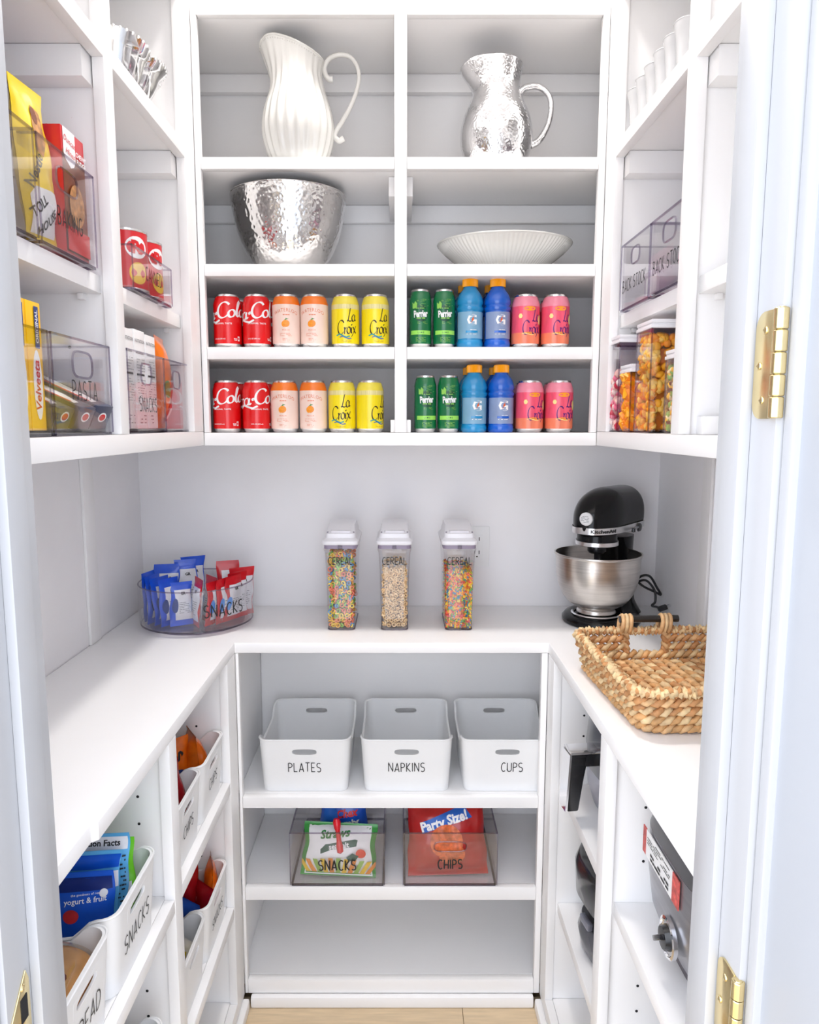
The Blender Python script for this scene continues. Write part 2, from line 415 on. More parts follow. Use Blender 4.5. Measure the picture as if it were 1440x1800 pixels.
# lower back unit
lb = thing('base_shelf_unit', 'white open base shelves under the back counter holding white and clear bins', 'shelf unit')
ZB = ZT-.0255
its = [('stile', (XCL+.001, -.386, YC, YC+F2, .031, ZB)), ('stile', (.336, XCR-.001, YC, YC+F2, .031, ZB)),
       ('side_panel', (-.42, -.402, YC+F2, YB-.012, .0685, ZB)), ('side_panel', (.405, .423, YC+F2, YB-.012, .0685, ZB)),
       ('back_panel', (-.402, .405, YB-.010, YB-.002, .0685, ZB)),
       ('toe_board', (-.3855, .3355, YC, YC+F2, .031, .0675)), ('bottom_panel', (-.42, .423, YC+F2+.0005, YB-.003, .040, .068))]
for z0, z1 in ((.528, .556), (.285, .319)):
    its += [('shelf', (-.4015, .4045, YC+F2+.0005, YB-.011, z0, z1)), ('shelf_edge', (-.3855, .3355, YC+.001, YC+F2, z0, z1))]
its.append(('cleat', (-.4015, .4045, YB-.03, YB-.011, .24, .284)))
pieces(lb, its)
# lower side units
def side_lower(s, xf, xw, label, far0, flush, zs):
    u = thing('base_shelf_unit', label, 'shelf unit')
    X = lambda a, b: tuple(sorted((a, b))); fr = X(xf, xf + s*F2); xi = xw - s*.004
    its = []
    for y0, y1 in ((far0, 1.6195), (1.14, 1.178)): its.append(('stile', (*fr, y0, y1, .031, ZB)))
    for y0, y1 in ((.744, 1.1395), (1.1785, far0-.0005)): its.append(('toe_board', (*fr, y0, y1, .031, .0675)))
    its.append(('bottom_panel', (*X(xf + s*(F2+.0005), xi), .744, 1.62, .040, .068)))
    for y0, y1 in ((far0+.004, far0+.023), (1.15, 1.169)): its.append(('partition', (*X(xf + s*(F2+.0005), xi), y0, y1, .0685, ZB)))
    for y0, y1, f0, f1 in ((.744, 1.1495, .744, 1.1395), (1.1695, far0+.0035, 1.1785, far0-.0005)):
        for z1 in zs:
            its.append(('shelf', (*X(xf + s*(F2+.0005 if flush else .025), xi), y0, y1, z1-.025, z1)))
            if flush: its.append(('shelf_edge', (*X(xf + s*.001, xf + s*F2), f0, f1, z1-.025, z1)))
    pieces(u, its)
    return u
ll = side_lower(-1, XCL, XL, 'white open base shelves under the left counter holding white snack bins', 1.545, True, (.634, .321))
lr = side_lower(1, XCR, XR, 'white open base shelves under the right counter holding small appliances', 1.558, False, (.622, .321))
# baseboards with shoe moulding
for nm, d in (('baseboard_back', (XCL+.016, XCR-.016, YC-.014, YC+.004, 0, .030)), ('baseboard_left', (XCL-.004, XCL+.0155, .75, YC-.0145, 0, .030)), ('baseboard_right', (XCR-.0155, XCR+.004, .75, YC-.0145, 0, .030))):
    struct(nm, MB().box(*d), PAINT, bevel=.006)
# shelf pin holes: drilled in the partitions
hole_me = MB().lathe([(0, .0006), (.0024, .0006), (.0026, 0)], 12).xf(Matrix.Rotation(R(90), 4, 'X')).mesh('shelf_pin_hole', HOLE)
def holes(u, pts):
    for p in pts:
        o = link('shelf_pin_hole', hole_me, u); o.location = p
holes(ul, [(-.545, 1.1858, 1.585), (-.60, 1.1858, 1.585)])
holes(ur, [(.535, 1.6058, 1.585), (.535, 1.6058, 1.635)])
holes(ll, [(-.47, 1.5488, z) for z in (.45, .50, .55, .72, .77)] + [(-.455, 1.1498, z) for z in (.40, .45, .50, .55, .72, .77, .82)])
holes(lr, [(.425, 1.5618, z) for z in (.40, .45, .50, .55, .69, .74, .79)] + [(.425, 1.1498, z) for z in (.36, .41, .46, .51, .56, .70, .75, .80)])
# battens on the side walls between counter and upper units
for nm, d in (('trim_4', (XL+.0003, XL+.007, 1.60, 1.655, ZT+.0005, 1.4085)), ('trim_5', (XR-.007, XR-.0003, 1.62, 1.665, ZT+.0005, 1.4085))):
    struct(nm, MB().box(*d), PAINT, bevel=.001)
# ceiling light of the pantry
cl = thing('ceiling_light', 'round flush ceiling light above the pantry aisle', 'light', (0, 1.47, ZC))
MB().lathe([(0, -.002), (.11, -.002), (.115, -.010), (.108, -.024), (.100, -.026)], 40).obj('trim_ring', PAINT, cl)
MB().lathe([(0, -.0275), (.060, -.027), (.099, -.0245)], 40).obj('diffuser', mat('lamp_diffuser', (.9, .9, .9), .6, emit=(1.0, .965, .93), estr=LAMP_POWER), cl)
def S(r, g, b):
    f = lambda v: ((v/255+.055)/1.055)**2.4 if v > 10 else v/255/12.92
    return (f(r), f(g), f(b))
# ------------------------------------------------------------------ vessels on the upper shelves
def interp(prof, z):
    for (r0, z0), (r1, z1) in zip(prof, prof[1:]):
        if z <= z1: k = (z-z0)/(z1-z0); k = k*k*(3-2*k)*.35 + k*.65; return r0 + (r1-r0)*k
    return prof[-1][0]
def catmull(pts, k=6):
    P = [Vector(p) for p in pts]; P = [P[0]*2-P[1]] + P + [P[-1]*2-P[-2]]; out = []
    for i in range(1, len(P)-2):
        for j in range(k):
            t = j/k; a, b, c, d = P[i-1:i+3]
            out.append(.5*((2*b) + (c-a)*t + (2*a-5*b+4*c-d)*t*t + (3*b-a-3*c+d)*t**3))
    return out + [P[-2]]
def smooth_prof(pts, k=5): return [(max(p.x, 0), p.y) for p in catmull([(a, b, 0) for a, b in pts], k)]
def pitcher(t, prof, zr, spout, ribs, ribamp, m, rim_r, handle, hr, wall=.004, beads=False):
    P = smooth_prof(prof, 6); n = 132 if ribs else 72
    def rim(th):                                    # th=0 points to -x (the spout)
        c = (1+math.cos(th))/2
        return zr[0] + (zr[1]-zr[0])*c**1.3 - zr[2]*max(0, math.cos(th))**10
    zt = P[-1][1]
    def surf(u, v, off=0):
        th = 2*PI*u; i = v*(len(P)-1); j = min(int(i), len(P)-2); f = i-j
        r = P[j][0]+(P[j+1][0]-P[j][0])*f; z = P[j][1]+(P[j+1][1]-P[j][1])*f
        top = max(0, (z/zt-.70)/.30); top = top*top*(3-2*top)
        z = z + (rim(th)-zt)*top
        c = max(0, math.cos(th)); r2 = r + spout*top*c**3
        if ribs: r2 *= 1 + ribamp*math.cos(ribs*th)*min(1, z/.03)*(1-top*.8)
        r2 = max(r2-off, .0001)
        return (-r2*math.cos(th), r2*math.sin(th)*(1-.12*top*c), z)
    b = MB().grid(lambda u, v: surf(u, v), n, 40, cu=True).grid(lambda u, v: surf(u, 1-v, wall), n, 30, cu=True)
    b.add([surf(i/n, 1) for i in range(n)] + [surf(i/n, 1, wall) for i in range(n)], [(i, (i+1) % n, n+(i+1) % n, n+i) for i in range(n)])
    b.add([surf(i/n, 0) for i in range(n)], [tuple(range(n))])
    b.obj('body', m, t, weld=True, ang=60)
    MB().tube([surf(i/60, 1, wall/2) for i in range(60)], rim_r, 8, close=True).obj('rim', m, t)
    if beads:
        q = MB()
        for i in range(70):
            p = surf(i/70, .965); q.lathe([(0, -.0016), (.0014, 0), (0, .0016)], 6, c=(p[0]*1.01, p[1]*1.01, p[2]))
        q.obj('beaded_band', m, t)
    H = catmull([(x, 0, z) for x, z in handle], 6); N = len(H)
    MB().tube(H, [hr*(1.12-.35*math.sin(PI*i/(N-1))) for i in range(N)], 12).obj('handle', m, t)
CERAM = mat('cream_glazed_ceramic', (.70, .69, .655), .22, 0, 20, .015, coat=.4)
t = thing('pitcher', 'tall cream ceramic pitcher with vertical ribs and scrolled handle', 'pitcher', (-.240, 1.752, 2.0555))
pitcher(t, [(.050, 0), (.060, .006), (.074, .038), (.0825, .080), (.077, .125), (.0635, .168), (.057, .200), (.058, .222), (.0625, .245)], (.235, .284, .018), .024, 22, .032, CERAM, .0032,
        [(.082, .199), (.074, .199), (.066, .207), (.063, .224), (.074, .243), (.098, .252), (.123, .247), (.139, .227), (.143, .200), (.136, .170), (.122, .138), (.104, .108), (.089, .086), (.086, .073), (.095, .064), (.106, .069)], .0062, beads=True)
SILV = hammered('hammered_silver', (.80, .80, .81), 190, .22, .13)
t = thing('pitcher', 'hammered silver metal pitcher with a plain loop handle', 'pitcher', (.2262, 1.768, 2.0555))
pitcher(t, [(.052, 0), (.062, .004), (.078, .036), (.0855, .075), (.078, .120), (.0625, .155), (.0545, .180), (.0545, .200), (.0605, .232)], (.231, .238, .012), .026, 0, 0, SILV, .0024,
        [(.050, .172), (.068, .188), (.098, .190), (.121, .172), (.1285, .145), (.124, .112), (.112, .085), (.098, .068), (.082, .060)], .0082)
def bowl(t, prof, m, kx=1, ky=1, flutes=0, famp=0, wall=.004, foot=None, n=96, rimr=.0025):
    P = smooth_prof(prof, 6)
    def surf(u, v, off=0):
        i = v*(len(P)-1); j = min(int(i), len(P)-2); f = i-j; th = 2*PI*u
        r = P[j][0]+(P[j+1][0]-P[j][0])*f; z = P[j][1]+(P[j+1][1]-P[j][1])*f
        if flutes and not off: r *= 1 + famp*math.cos(flutes*th)*min(1, v*4)*(1 if v < .93 else (1-v)/.07)
        r = max(r-off, 0); return (kx*r*math.sin(th), -ky*r*math.cos(th), z + (wall if off and v < .02 else 0))
    b = MB().grid(surf, n, 36, cu=True).grid(lambda u, v: surf(u, 1-v, wall), n, 24, cu=True)
    b.add([surf(i/n, 0) for i in range(n)], [tuple(range(n))]); b.add([surf(i/n, 0, wall) for i in range(n)], [tuple(range(n))])
    b.add([surf(i/n, 1) for i in range(n)] + [surf(i/n, 1, wall) for i in range(n)], [(i, (i+1) % n, n+(i+1) % n, n+i) for i in range(n)])
    b.obj('body', m, t, weld=True, ang=60)
    MB().tube([surf(i/72, 1, wall/2) for i in range(72)], rimr, 8, close=True).obj('rim', m, t)
t = thing('bowl', 'large hammered silver metal bowl with steep sides', 'bowl', (-.274, 1.805, 1.8235))
bowl(t, [(.060, 0), (.078, .008), (.099, .040), (.120, .082), (.1315,.125), (.1385, .165), (.1405, .184)], hammered('hammered_silver_bowl', (.78, .77, .76), 120, .35, .14), 1.0, .925)
t = thing('serving_bowl', 'wide oval white fluted ceramic serving bowl', 'bowl', (.256, 1.810, 1.8235))
bowl(t, [(.070, 0), (.085, .004), (.112, .026), (.145, .052), (.166, .074)], CERAM, 1.0, .80, 90, .012, n=360)
# scalloped bowls on the top side shelves
def scalloped(t, r0, h, lobes, m, tilt, beads):
    def surf(u, v, off=0):
        th = 2*PI*u; s_ = abs(math.sin(lobes*th/2))**.55
        z = h*(v**1.15) + tilt*v*math.cos(th)
        r = r0*(.45 + .55*math.sin(v*PI/2*.95)) + .012*max(0, v-.85)/.15
        r *= 1 - .11*(1-s_)*min(1, v*3); z += .006*v*s_
        r = max(r-off, .001); return (r*math.sin(th), -r*math.cos(th), z + (.004 if off else 0)*(1-v))
    n = lobes*14
    b = MB().grid(surf, n, 22, cu=True).grid(lambda u, v: surf(u, 1-v, .004), n, 18, cu=True)
    b.add([surf(i/n, 0) for i in range(n)], [tuple(range(n))]); b.add([surf(i/n, 0, .004) for i in range(n)], [tuple(range(n))])
    b.add([surf(i/n, 1) for i in range(n)] + [surf(i/n, 1, .004) for i in range(n)], [(i, (i+1) % n, n+(i+1) % n, n+i) for i in range(n)])
    b.obj('body', m, t, weld=True, ang=50)
    if beads:
        q = MB()
        for i in range(lobes*9):
            p = surf(i/(lobes*9), 1, .001); q.lathe([(0, -.0032), (.0026, -.0015), (.0026, .0015), (0, .0032)], 7, c=p)
        q.obj('beaded_rim', m, t)
    else: MB().tube([surf(i/n, 1, .002) for i in range(n)], .0024, 6, close=True).obj('rim', m, t)
t = thing('scalloped_bowl', 'shiny silver scalloped bowl with a beaded rim on the top left shelf', 'bowl', (-.594, 1.472, 2.0555), R(-58))
scalloped(t, .120, .118, 8, mat('polished_silver', (.82, .82, .82), .09, 1, 20, .03), .026, True)
CUPM = mat('white_glazed_ceramic', (.60, .60, .605), .22, 0, 20, .01, coat=.3)
cups = ['nearest the shelf post', 'second from the shelf post', 'third from the shelf post', 'third from the far end', 'second from the far end', 'at the far end of the row']
cup0 = thing('ceramic_cup', '', 'cup', group='white cups on the top right shelf')
CP = smooth_prof([(.0165, 0), (.0180, .002), (.0185, .030), (.0205, .065), (.0240, .088), (.0250, .096)], 4)
MB().lathe([(0, .002)] + CP + [(.0235, .096), (.0205, .080), (.0175, .050), (.0165, .006), (0, .006)], 36).obj('body', CUPM, cup0, ang=60)
MB().tube([(.0243*math.cos(2*PI*i/40), .0243*math.sin(2*PI*i/40), .096) for i in range(40)], .0014, 6, close=True).obj('rim', CUPM, cup0)
for i, c in enumerate(cups):
    loc = (.502, 1.322 + .0508*i, 2.0555); lb = 'white ceramic cup on the top right shelf, ' + c
    if i == 0: cup0.location = loc; cup0['label'] = lb
    else: dup(cup0, loc, None, lb)
# ------------------------------------------------------------------ drinks
def script_strokes(txt):
    x = 0; out = []
    for ch in txt:
        if ch == 'C': st = [arc(.62, 1.05, .62, 1.05, 38, 318, 22)]; a = 1.12
        elif ch == 'o': st = [arc(.34, .5, .33, .5, 100, 470, 16)]; a = .74
        elif ch == 'c': st = [arc(.36, .5, .34, .5, 50, 320, 14)]; a = .70
        elif ch == 'a': st = [arc(.34, .5, .33, .5, 60, 400, 16), [(.68, .95), (.66, .4), (.70, .08), (.84, .06), (.95, .25)]]; a = .92
        elif ch == 'l': st = [[(.02, .3), (.22, 1.2), (.40, 1.95), (.30, 2.15), (.18, 1.9), (.14, 1.0), (.18, .2), (.34, .02), (.48, .22)]]; a = .50
        elif ch == '-': st = [arc(.2, .75, .09, .11, 0, 360, 8), arc(.2, .75, .04, .05, 0, 360, 8)]; a = .40
        elif ch == 'L': st = [[(.62, 2.0), (.48, 1.9), (.40, 1.3), (.22, .35), (.06, 0), (.0, .12), (.18, .18), (.55, .02), (.9, .12)]]; a = .95
        elif ch == 'r': st = [[(.05, 1.0), (.18, .85), (.16, 0)], [(.16, .5), (.34, .92), (.52, .85)]]; a = .58
        elif ch == 'i': st = [[(.12, .9), (.10, .1), (.26, .06)], arc(.14, 1.3, .05, .05, 0, 360, 6)]; a = .34
        elif ch == 'x': st = [[(0, .95), (.2, .8), (.5, .15), (.75, 0)], [(.75, 1.1), (.4, .5), (0, -.25), (-.2, -.5)]]; a = .75
        else: st = []; a = .4
        out += [[(x+p[0], p[1]) for p in s] for s in st]; x += a
    return out, x
def script_text(txt, xh, w, shear=.25, nib=(R(20), .3), narrow=1.0):
    st, tot = script_strokes(txt); V = []; F = []
    for s in st:
        pts = [((p[0]-tot/2)*xh*narrow + p[1]*xh*shear, p[1]*xh) for p in s]
        v, f = ribbon(dens(pts, xh*.2), w, nib); o = len(V); V += v; F += [tuple(i+o for i in q) for q in f]
    return V, F
def can_profile(r, h):
    k = r/.033
    return [(0, .003), (.022*k, .003), (.0245*k, 0), (.027*k, .0015), (r-.001, .009), (r, .013), (r, h-.023), (r-.0008, h-.019), (.0285*k, h-.007), (.0268*k, h-.0045), (.0272*k, h-.002), (.0266*k, h), (.0252*k, h), (.0245*k, h-.005), (0, h-.005)]
LIDM = mat('can_lid_aluminium', (.80, .80, .80), .25, 1, 60, .04)
def make_can(name, label, r, h, bodym, bands, decals, group):
    """bands: list of (z_top, material) for the printed wall from the bottom up; decals: list of (2-D shape, at, rot, material)"""
    t = thing(name, label, 'can', group=group); P = can_profile(r, h)
    MB().lathe(P[:5], 36).obj('base', LIDM, t); MB().lathe(P[9:], 36).obj('lid', LIDM, t)
    seg = P[4:10]; ms = []; prof = [seg[0]]; mi = []
    zs = sorted(set([z for z, _ in bands[:-1]]))
    def rad(z):
        for (r0, z0), (r1, z1) in zip(seg, seg[1:]):
            if z0 <= z <= z1: return r0+(r1-r0)*(z-z0)/(z1-z0)
    pts = sorted(set([p[1] for p in seg] + zs)); prof = [(rad(z), z) for z in pts]
    mats_ = [m for _, m in bands]
    for a, b in zip(prof, prof[1:]):
        zc = (a[1]+b[1])/2; mi.append(next(i for i, (zt, _) in enumerate(bands) if zc <= zt or i == len(bands)-1))
    MB().lathe(prof, 36, mi).obj('body', mats_, t)
    for i, (nm, vf, at, rot, m) in enumerate(decals):
        q = MB(); decal(q, vf, cyl_map(r, .0003 + .00008*i), at, 0, rot); q.obj(nm, m, t)
    return t
PR = dict(rough=.28, coat=.3)
COKE = mat('cola_red_can', S(226, 8, 14), .26, 0, 30, .04, coat=.35)
WOR = mat('can_orange', S(244, 122, 26), .28, 0, 30, .05, coat=.3); WPE = mat('can_peach', S(248, 220, 206), .3, 0, 14, .05, coat=.3)
WOD = mat('can_dark_orange_print', S(226, 128, 84), .35); WORN = mat('can_fruit_orange', S(246, 150, 40), .35, 0, 200, .15); LEAF = mat('leaf_green_print', S(70, 140, 60), .4)
LYE = mat('can_yellow', S(246, 222, 20), .28, 0, 30, .05, coat=.3, stretch=(6, 6, .3)); LYP = mat('can_pale_yellow', S(238, 218, 70), .28, 0, 30, .05, coat=.3)
LYG = mat('can_pale_band', S(226, 214, 150), .32, 0, 60, .12, stretch=(8, 8, .2)); TEAL = mat('wave_teal_print', S(40, 150, 150), .4); WBLUE = mat('wave_blue_print', S(50, 90, 170), .4)
LPK = mat('can_pink', S(236, 84, 112), .28, 0, 24, .2, coat=.3, stretch=(3, 3, .6)); LPO = mat('can_coral', S(246, 130, 96), .28, 0, 20, .15, coat=.3, stretch=(3, 3, .6)); LPT = mat('can_rose', S(240, 140, 160), .28, 0, 30, .05, coat=.3)
PUR = mat('script_purple_print', S(84, 20, 110), .4); ORB = mat('script_orange_print', S(250, 160, 40), .4); CREAMP = mat('flower_cream_print', S(246, 226, 150), .4)
PGR = mat('can_green', S(12, 112, 62), .26, 0, 30, .1, coat=.35); PGD = mat('can_dark_green', S(6, 76, 50), .3); LIMEM = mat('can_lime', S(158, 226, 96), .32); PGL = mat('can_leaf_lime', S(150, 210, 96), .35)
GRB = 'drink cans in pairs on the two drink shelves'
wave = poly2([(-.012, 0), (-.004, .0028), (.004, .0012), (.013, -.001), (.004, -.0012), (-.004, .0004)])
def swoosh(w, h): return ribbon(dens([(-w, 0), (-w*.5, h), (0, h*.2), (w*.5, -h*.4), (w, h*.3)], w*.15), h*.7, (R(90), .15))
coke = make_can('cola_can', '', .033, .122, COKE, [(.2, COKE)], [
    ('lettering', script_text('Coca-Cola', .0165, .0058, .26, (R(15), .32), 1.42), (0, .065), R(6), WHITEINK),
    ('lettering', swoosh(.024, .0065), (-.010, .0585), R(4), WHITEINK),
    ('lettering', font_text('ORIGINAL TASTE', .0036, .02, 1.15), (.020, .053), 0, WHITEINK),
    ('lettering', font_text('12 FL OZ (355 mL)', .0026, .02), (.012, .0185), 0, WHITEINK), ('lettering', lines2(.046, .054, .0165, .0225, 2, .6, 1), (0, 0), 0, WHITEINK), ('lettering', rect2(.056, .0615, .0155, .0260, 3), (0, 0), 0, WHITEINK),
    ('calorie_mark', arc and disc2(.0588, .0208, .0018, .0035, 10), (0, 0), 0, COKE)], GRB)
arch = []
q = font_text('WATERLOO', .0080, .0, 1.1)
q = ([(a*.88, b + .0035 - a*a*7) for a, b in q[0]], q[1])
worange = make_can('sparkling_water_can', '', .033, .122, WPE, [(.0985, WPE), (.2, WOR)], [
    ('lettering', q, (0, .078), 0, WOD), ('fruit_print', disc2(0, .0545, .0088, .0082), (0, 0), 0, WORN), ('fruit_print', disc2(-.004, .0535, .0058, .0072), (0, 0), 0, WORN),
    ('leaf_print', poly2([(-.004, .0625), (.001, .066), (.007, .0655), (.002, .0635)]), (0, 0), 0, LEAF), ('leaf_print', ribbon([(0, .062), (.001, .067)], .0012), (0, 0), 0, LEAF),
    ('lettering', font_text('PEACH', .0032, .01, 1.3), (0, .038), 0, WOD), ('lettering', lines2(-.014, .014, .026, .034, 3, .3, 4), (0, 0), 0, WOD), ('lettering', lines2(-.008, .008, .013, .022, 3, .3, 5, .5), (0, 0), 0, WOD),
    ('small_print', lines2(-.013, .013, .0735, .0755, 1, .9, 6), (0, 0), 0, WOD)], GRB)
def lacroix(name, bands, ink, extra, r=.033):
    return make_can(name, '', r, .122, None, bands, [
        ('lettering', script_text('La', .0150, .0030, .14, (R(40), .3), .78), (.015, .0595), R(4), ink),
        ('lettering', script_text('Croix', .0150, .0030, .14, (R(40), .3), .86), (.004, .0310), R(6), ink)] + extra, GRB)
lyel = lacroix('sparkling_water_can', [(.088, LYE), (.0985, LYG), (.2, LYP)], mat('script_dark_print', S(40, 24, 20), .4), [
    ('wave_print', swoosh(.016, .0045), (-.006, .0255), R(-4), TEAL), ('wave_print', swoosh(.014, .003), (0, .0215), R(-6), WBLUE), ('lettering', lines2(-.012, .014, .0125, .0165, 2, .35, 8, .7), (0, 0), 0, mat('can_gold_print', S(190, 150, 20), .4))])
lpnk = lacroix('sparkling_water_can', [(.034, LPO), (.0945, LPK), (.2, LPT)], PUR, [
    ('blossom_print', disc2(-.002, .0885, .014, .0052), (0, 0), 0, ORB), ('blossom_print', disc2(-.004, .0325, .016, .0028), (0, 0), R(0), ORB), ('flower_print', disc2(.027, .064, .006, .012, 8), (0, 0), 0, CREAMP), ('flower_print', disc2(-.024, .072, .005, .006, 6), (0, 0), 0, CREAMP),
    ('flower_print', swoosh(.014, .002), (-.006, .030), R(-5), CREAMP)])
q = font_text('Perrier', .0150, .035, .9); q = ([(a*.62, b) for a, b in q[0]], q[1])
perr = make_can('slim_sparkling_water_can', '', .0262, .134, PGR, [(.2, PGR)], [
    ('emblem', disc2(0, .079, .0175, .0195), (0, 0), 0, PGD), ('lettering', q, (0, .0705), R(3), WHITEINK),
    ('leaf_print', poly2([(-.021, .090), (-.0215, .104), (-.017, .100), (-.014, .107), (-.009, .101), (-.010, .089)]), (0, 0), 0, PGL),
    ('leaf_print', lines2(-.010, .019, .094, .112, 9, .3, 3, .3), (0, 0), 0, PGL), ('leaf_print', lines2(-.008, .016, .055, .062, 4, .3, 4, .3), (0, 0), 0, PGL),
    ('flavour_band', rect2(-.026, .026, .030, .0395, 24), (0, 0), 0, LIMEM), ('band_lettering', font_text('LIME', .0038, .01, 1.5), (0, .0330), 0, PGD),
    ('emblem_lettering', lines2(-.008, .008, .089, .0912, 1, .9, 9), (0, 0), 0, PGL), ('emblem_lettering', lines2(-.010, .010, .066, .0695, 1, .8, 3), (0, 0), 0, PGL), ('lettering', lines2(-.012, .012, .012, .026, 5, .3, 6, .7), (0, 0), 0, PGL)], GRB)
# sports drink bottles
GLB = mat('light_blue_drink', S(28, 140, 196), .16, 0, 20, .06, coat=.5); GDB = mat('deep_blue_drink', S(10, 92, 196), .16, 0, 20, .06, coat=.5)
GLAB = mat('bottle_label_silver_blue', S(128, 172, 200), .35, 0, 26, .10); GLAB2 = mat('bottle_label_grey_blue', S(136, 154, 190), .35, 0, 26, .10); CAPO = mat('orange_cap', S(255, 170, 14), .4, 0, 40, .04); GOR = mat('bolt_orange', S(226, 96, 30), .4)
def make_bottle(label, drink, lab):
    t = thing('sports_drink_bottle', label, 'bottle', group='sports drink bottles on the drink shelves'); r = .0315
    MB().lathe([(0, .004), (.022, .002), (.027, 0), (.0305, .004), (r, .010), (r-.001, .0165), (r-.0022, .018)], 36).obj('base', drink, t)
    MB().lathe([(r-.0022, .018), (r-.0018, .019), (r-.0018, .084), (r-.0022, .085), (r-.001, .0865), (r+.0004, .090), (r+.0004, .093), (r-.0022, .0965), (r-.0024, .0985), (r-.0004, .102), (r, .107), (r-.0015, .114), (.0265, .124), (.0205, .1325), (.0165, .1375), (.0155, .1405), (.0155, .143)], 36).obj('body', drink, t)
    f = cyl_map(r-.0018, .0006); q = MB(); decal(q, rect2(-.040, .040, .021, .082, 40), f); q.obj('label_wrap', lab, t)
    q = MB(); f2 = cyl_map(r-.0018, .0010); decal(q, font_text('G', .0235, .025), f2, (0, .052)); decal(q, lines2(-.012, .012, .030, .043, 4, .35, 3, .6), f2); q.obj('lettering', WHITEINK, t)
    q = MB(); f3 = cyl_map(r-.0018, .0014); decal(q, poly2([(-.0035, .055), (.0005, .063), (-.0015, .0635), (.005, .0725), (.003, .0655), (.0055, .065)]), f3); q.obj('bolt_emblem', GOR, t)
    q = MB(); decal(q, rect2(-.014, .014, .0335, .0385, 8), cyl_map(r-.0018, .0012)); q.obj('flavour_strip', drink, t)
    c = MB().grid(lambda u, v: ((.0180 + .0004*math.cos(60*2*PI*u))*math.sin(2*PI*u), -(.0180 + .0004*math.cos(60*2*PI*u))*math.cos(2*PI*u), .1415 + .0165*v), 120, 1, cu=True)
    c.lathe([(0, .1605), (.0155, .1600), (.0172, .1592), (.0180, .1580)], 60).lathe([(.0162, .1412), (.0180, .1415)], 60)
    c.obj('cap', CAPO, t)
    return t
bl1 = make_bottle('', GLB, GLAB); bl2 = make_bottle('', GDB, GLAB2)
Zu, Zl = 1.6375, 1.4395; YD = 1.716
used = set()
def put(root, x, y, z, rz, label):
    if root.name in used: o = dup(root, (x, y, z), rz, label)
    else: used.add(root.name); o = root; o.location = (x, y, z); o.rotation_euler = (0, 0, rz); o['label'] = label
    return o
rowd = [
 (coke, 'red cola can with white script', [(-.410, -.418, -44, -44), (-.341, -.347, -24, -8)]),
 (worange, 'orange and pale peach sparkling water can', [(-.271, -.279, 6, 0), (-.2045, -.210, -4, -6)]),
 (lyel, 'yellow sparkling water can with dark script', [(-.131, -.141, 4, -6), (-.060, -.074, 12, 42)]),
 (perr, 'slim green sparkling water can with lime band', [(.0466, .0592, 2, 8), (.103, .115, 4, 4)]),
 (bl1, 'light blue sports drink bottle with orange cap', [(.164, .176, 4, 10)]),
 (bl2, 'deep blue sports drink bottle with orange cap', [(.229, .241, 8, 4)]),
 (lpnk, 'pink and coral sparkling water can with purple script', [(.296, .310, 12, 16), (.3665, .381, 14, 12)]),
]
for root, d, L in rowd:
    for sh, z in (('upper', Zu), ('lower', Zl)):
        for i, e in enumerate(L):
            x = e[0] if sh == 'upper' else e[1]; a = e[2] if sh == 'upper' else e[3]
            side = '' if len(L) == 1 else (', left of pair' if i == 0 else ', right of pair')
            put(root, x, YD, z, R(a), '%s%s, %s drink shelf' % (d, side, sh))
# the row behind, glimpsed between the front ones
for root, d in ((bl1, 'light blue sports drink bottle'), (bl2, 'deep blue sports drink bottle')):
    L = [e for e in rowd if e[0] == root][0][2][0]
    for sh, z, x in (('upper', Zu, L[0]-.004), ('lower', Zl, L[1]-.002)):
        dup(root, (x, YD+.076, z), R(30), '%s half hidden behind its twin, %s drink shelf' % (d, sh))
for root, d in ((coke, 'red cola can'), (lpnk, 'pink sparkling water can')):
    for i, e in enumerate([e for e in rowd if e[0] == root][0][2]):
        for sh, z, x in (('upper', Zu, e[0]), ('lower', Zl, e[1])):
            dup(root, (x+.006, YD+.074, z), R(60), '%s half hidden behind the %s can of pair, %s drink shelf' % (d, ('left', 'right')[i], sh))
# ------------------------------------------------------------------ containers
def stadium(cx, cz, hw, hh, n=40):
    out = []
    for i in range(n):
        a = 2*PI*i/n; c, s_ = math.cos(a), math.sin(a)
        # superellipse gives the rounded slot and an even parameter
        out.append((cx + hw*math.copysign(abs(c)**.45, c), cz + hh*math.copysign(abs(s_)**.75, s_)))
    return out
def rect_loop(x0, x1, z0, z1, n=40):
    cx, cz, hw, hh = (x0+x1)/2, (z0+z1)/2, (x1-x0)/2, (z1-z0)/2; out = []
    for i in range(n):
        a = 2*PI*i/n; c, s_ = math.cos(a), math.sin(a); k = 1/max(abs(c), abs(s_)) if True else 1
        out.append((cx + hw*max(-1, min(1, c*k)), cz + hh*max(-1, min(1, s_*k))))
    return out
def holed_panel(mb, x0, x1, z0, z1, hole, y0, y1, mi=0, edge_mi=None):
    n = len(hole); O_ = rect_loop(x0, x1, z0, z1, n)
    V = [(a, y0, b) for a, b in O_] + [(a, y0, b) for a, b in hole] + [(a, y1, b) for a, b in O_] + [(a, y1, b) for a, b in hole]
    F = []; M = []
    for i in range(n):
        j = (i+1) % n
        F += [(i, j, n+j, n+i), (2*n+j, 2*n+i, 3*n+i, 3*n+j), (n+i, n+j, 3*n+j, 3*n+i), (j, i, 2*n+i, 2*n+j)]
        M += [mi, mi, mi if edge_mi is None else edge_mi, mi]
    mb.add(V, F, M)
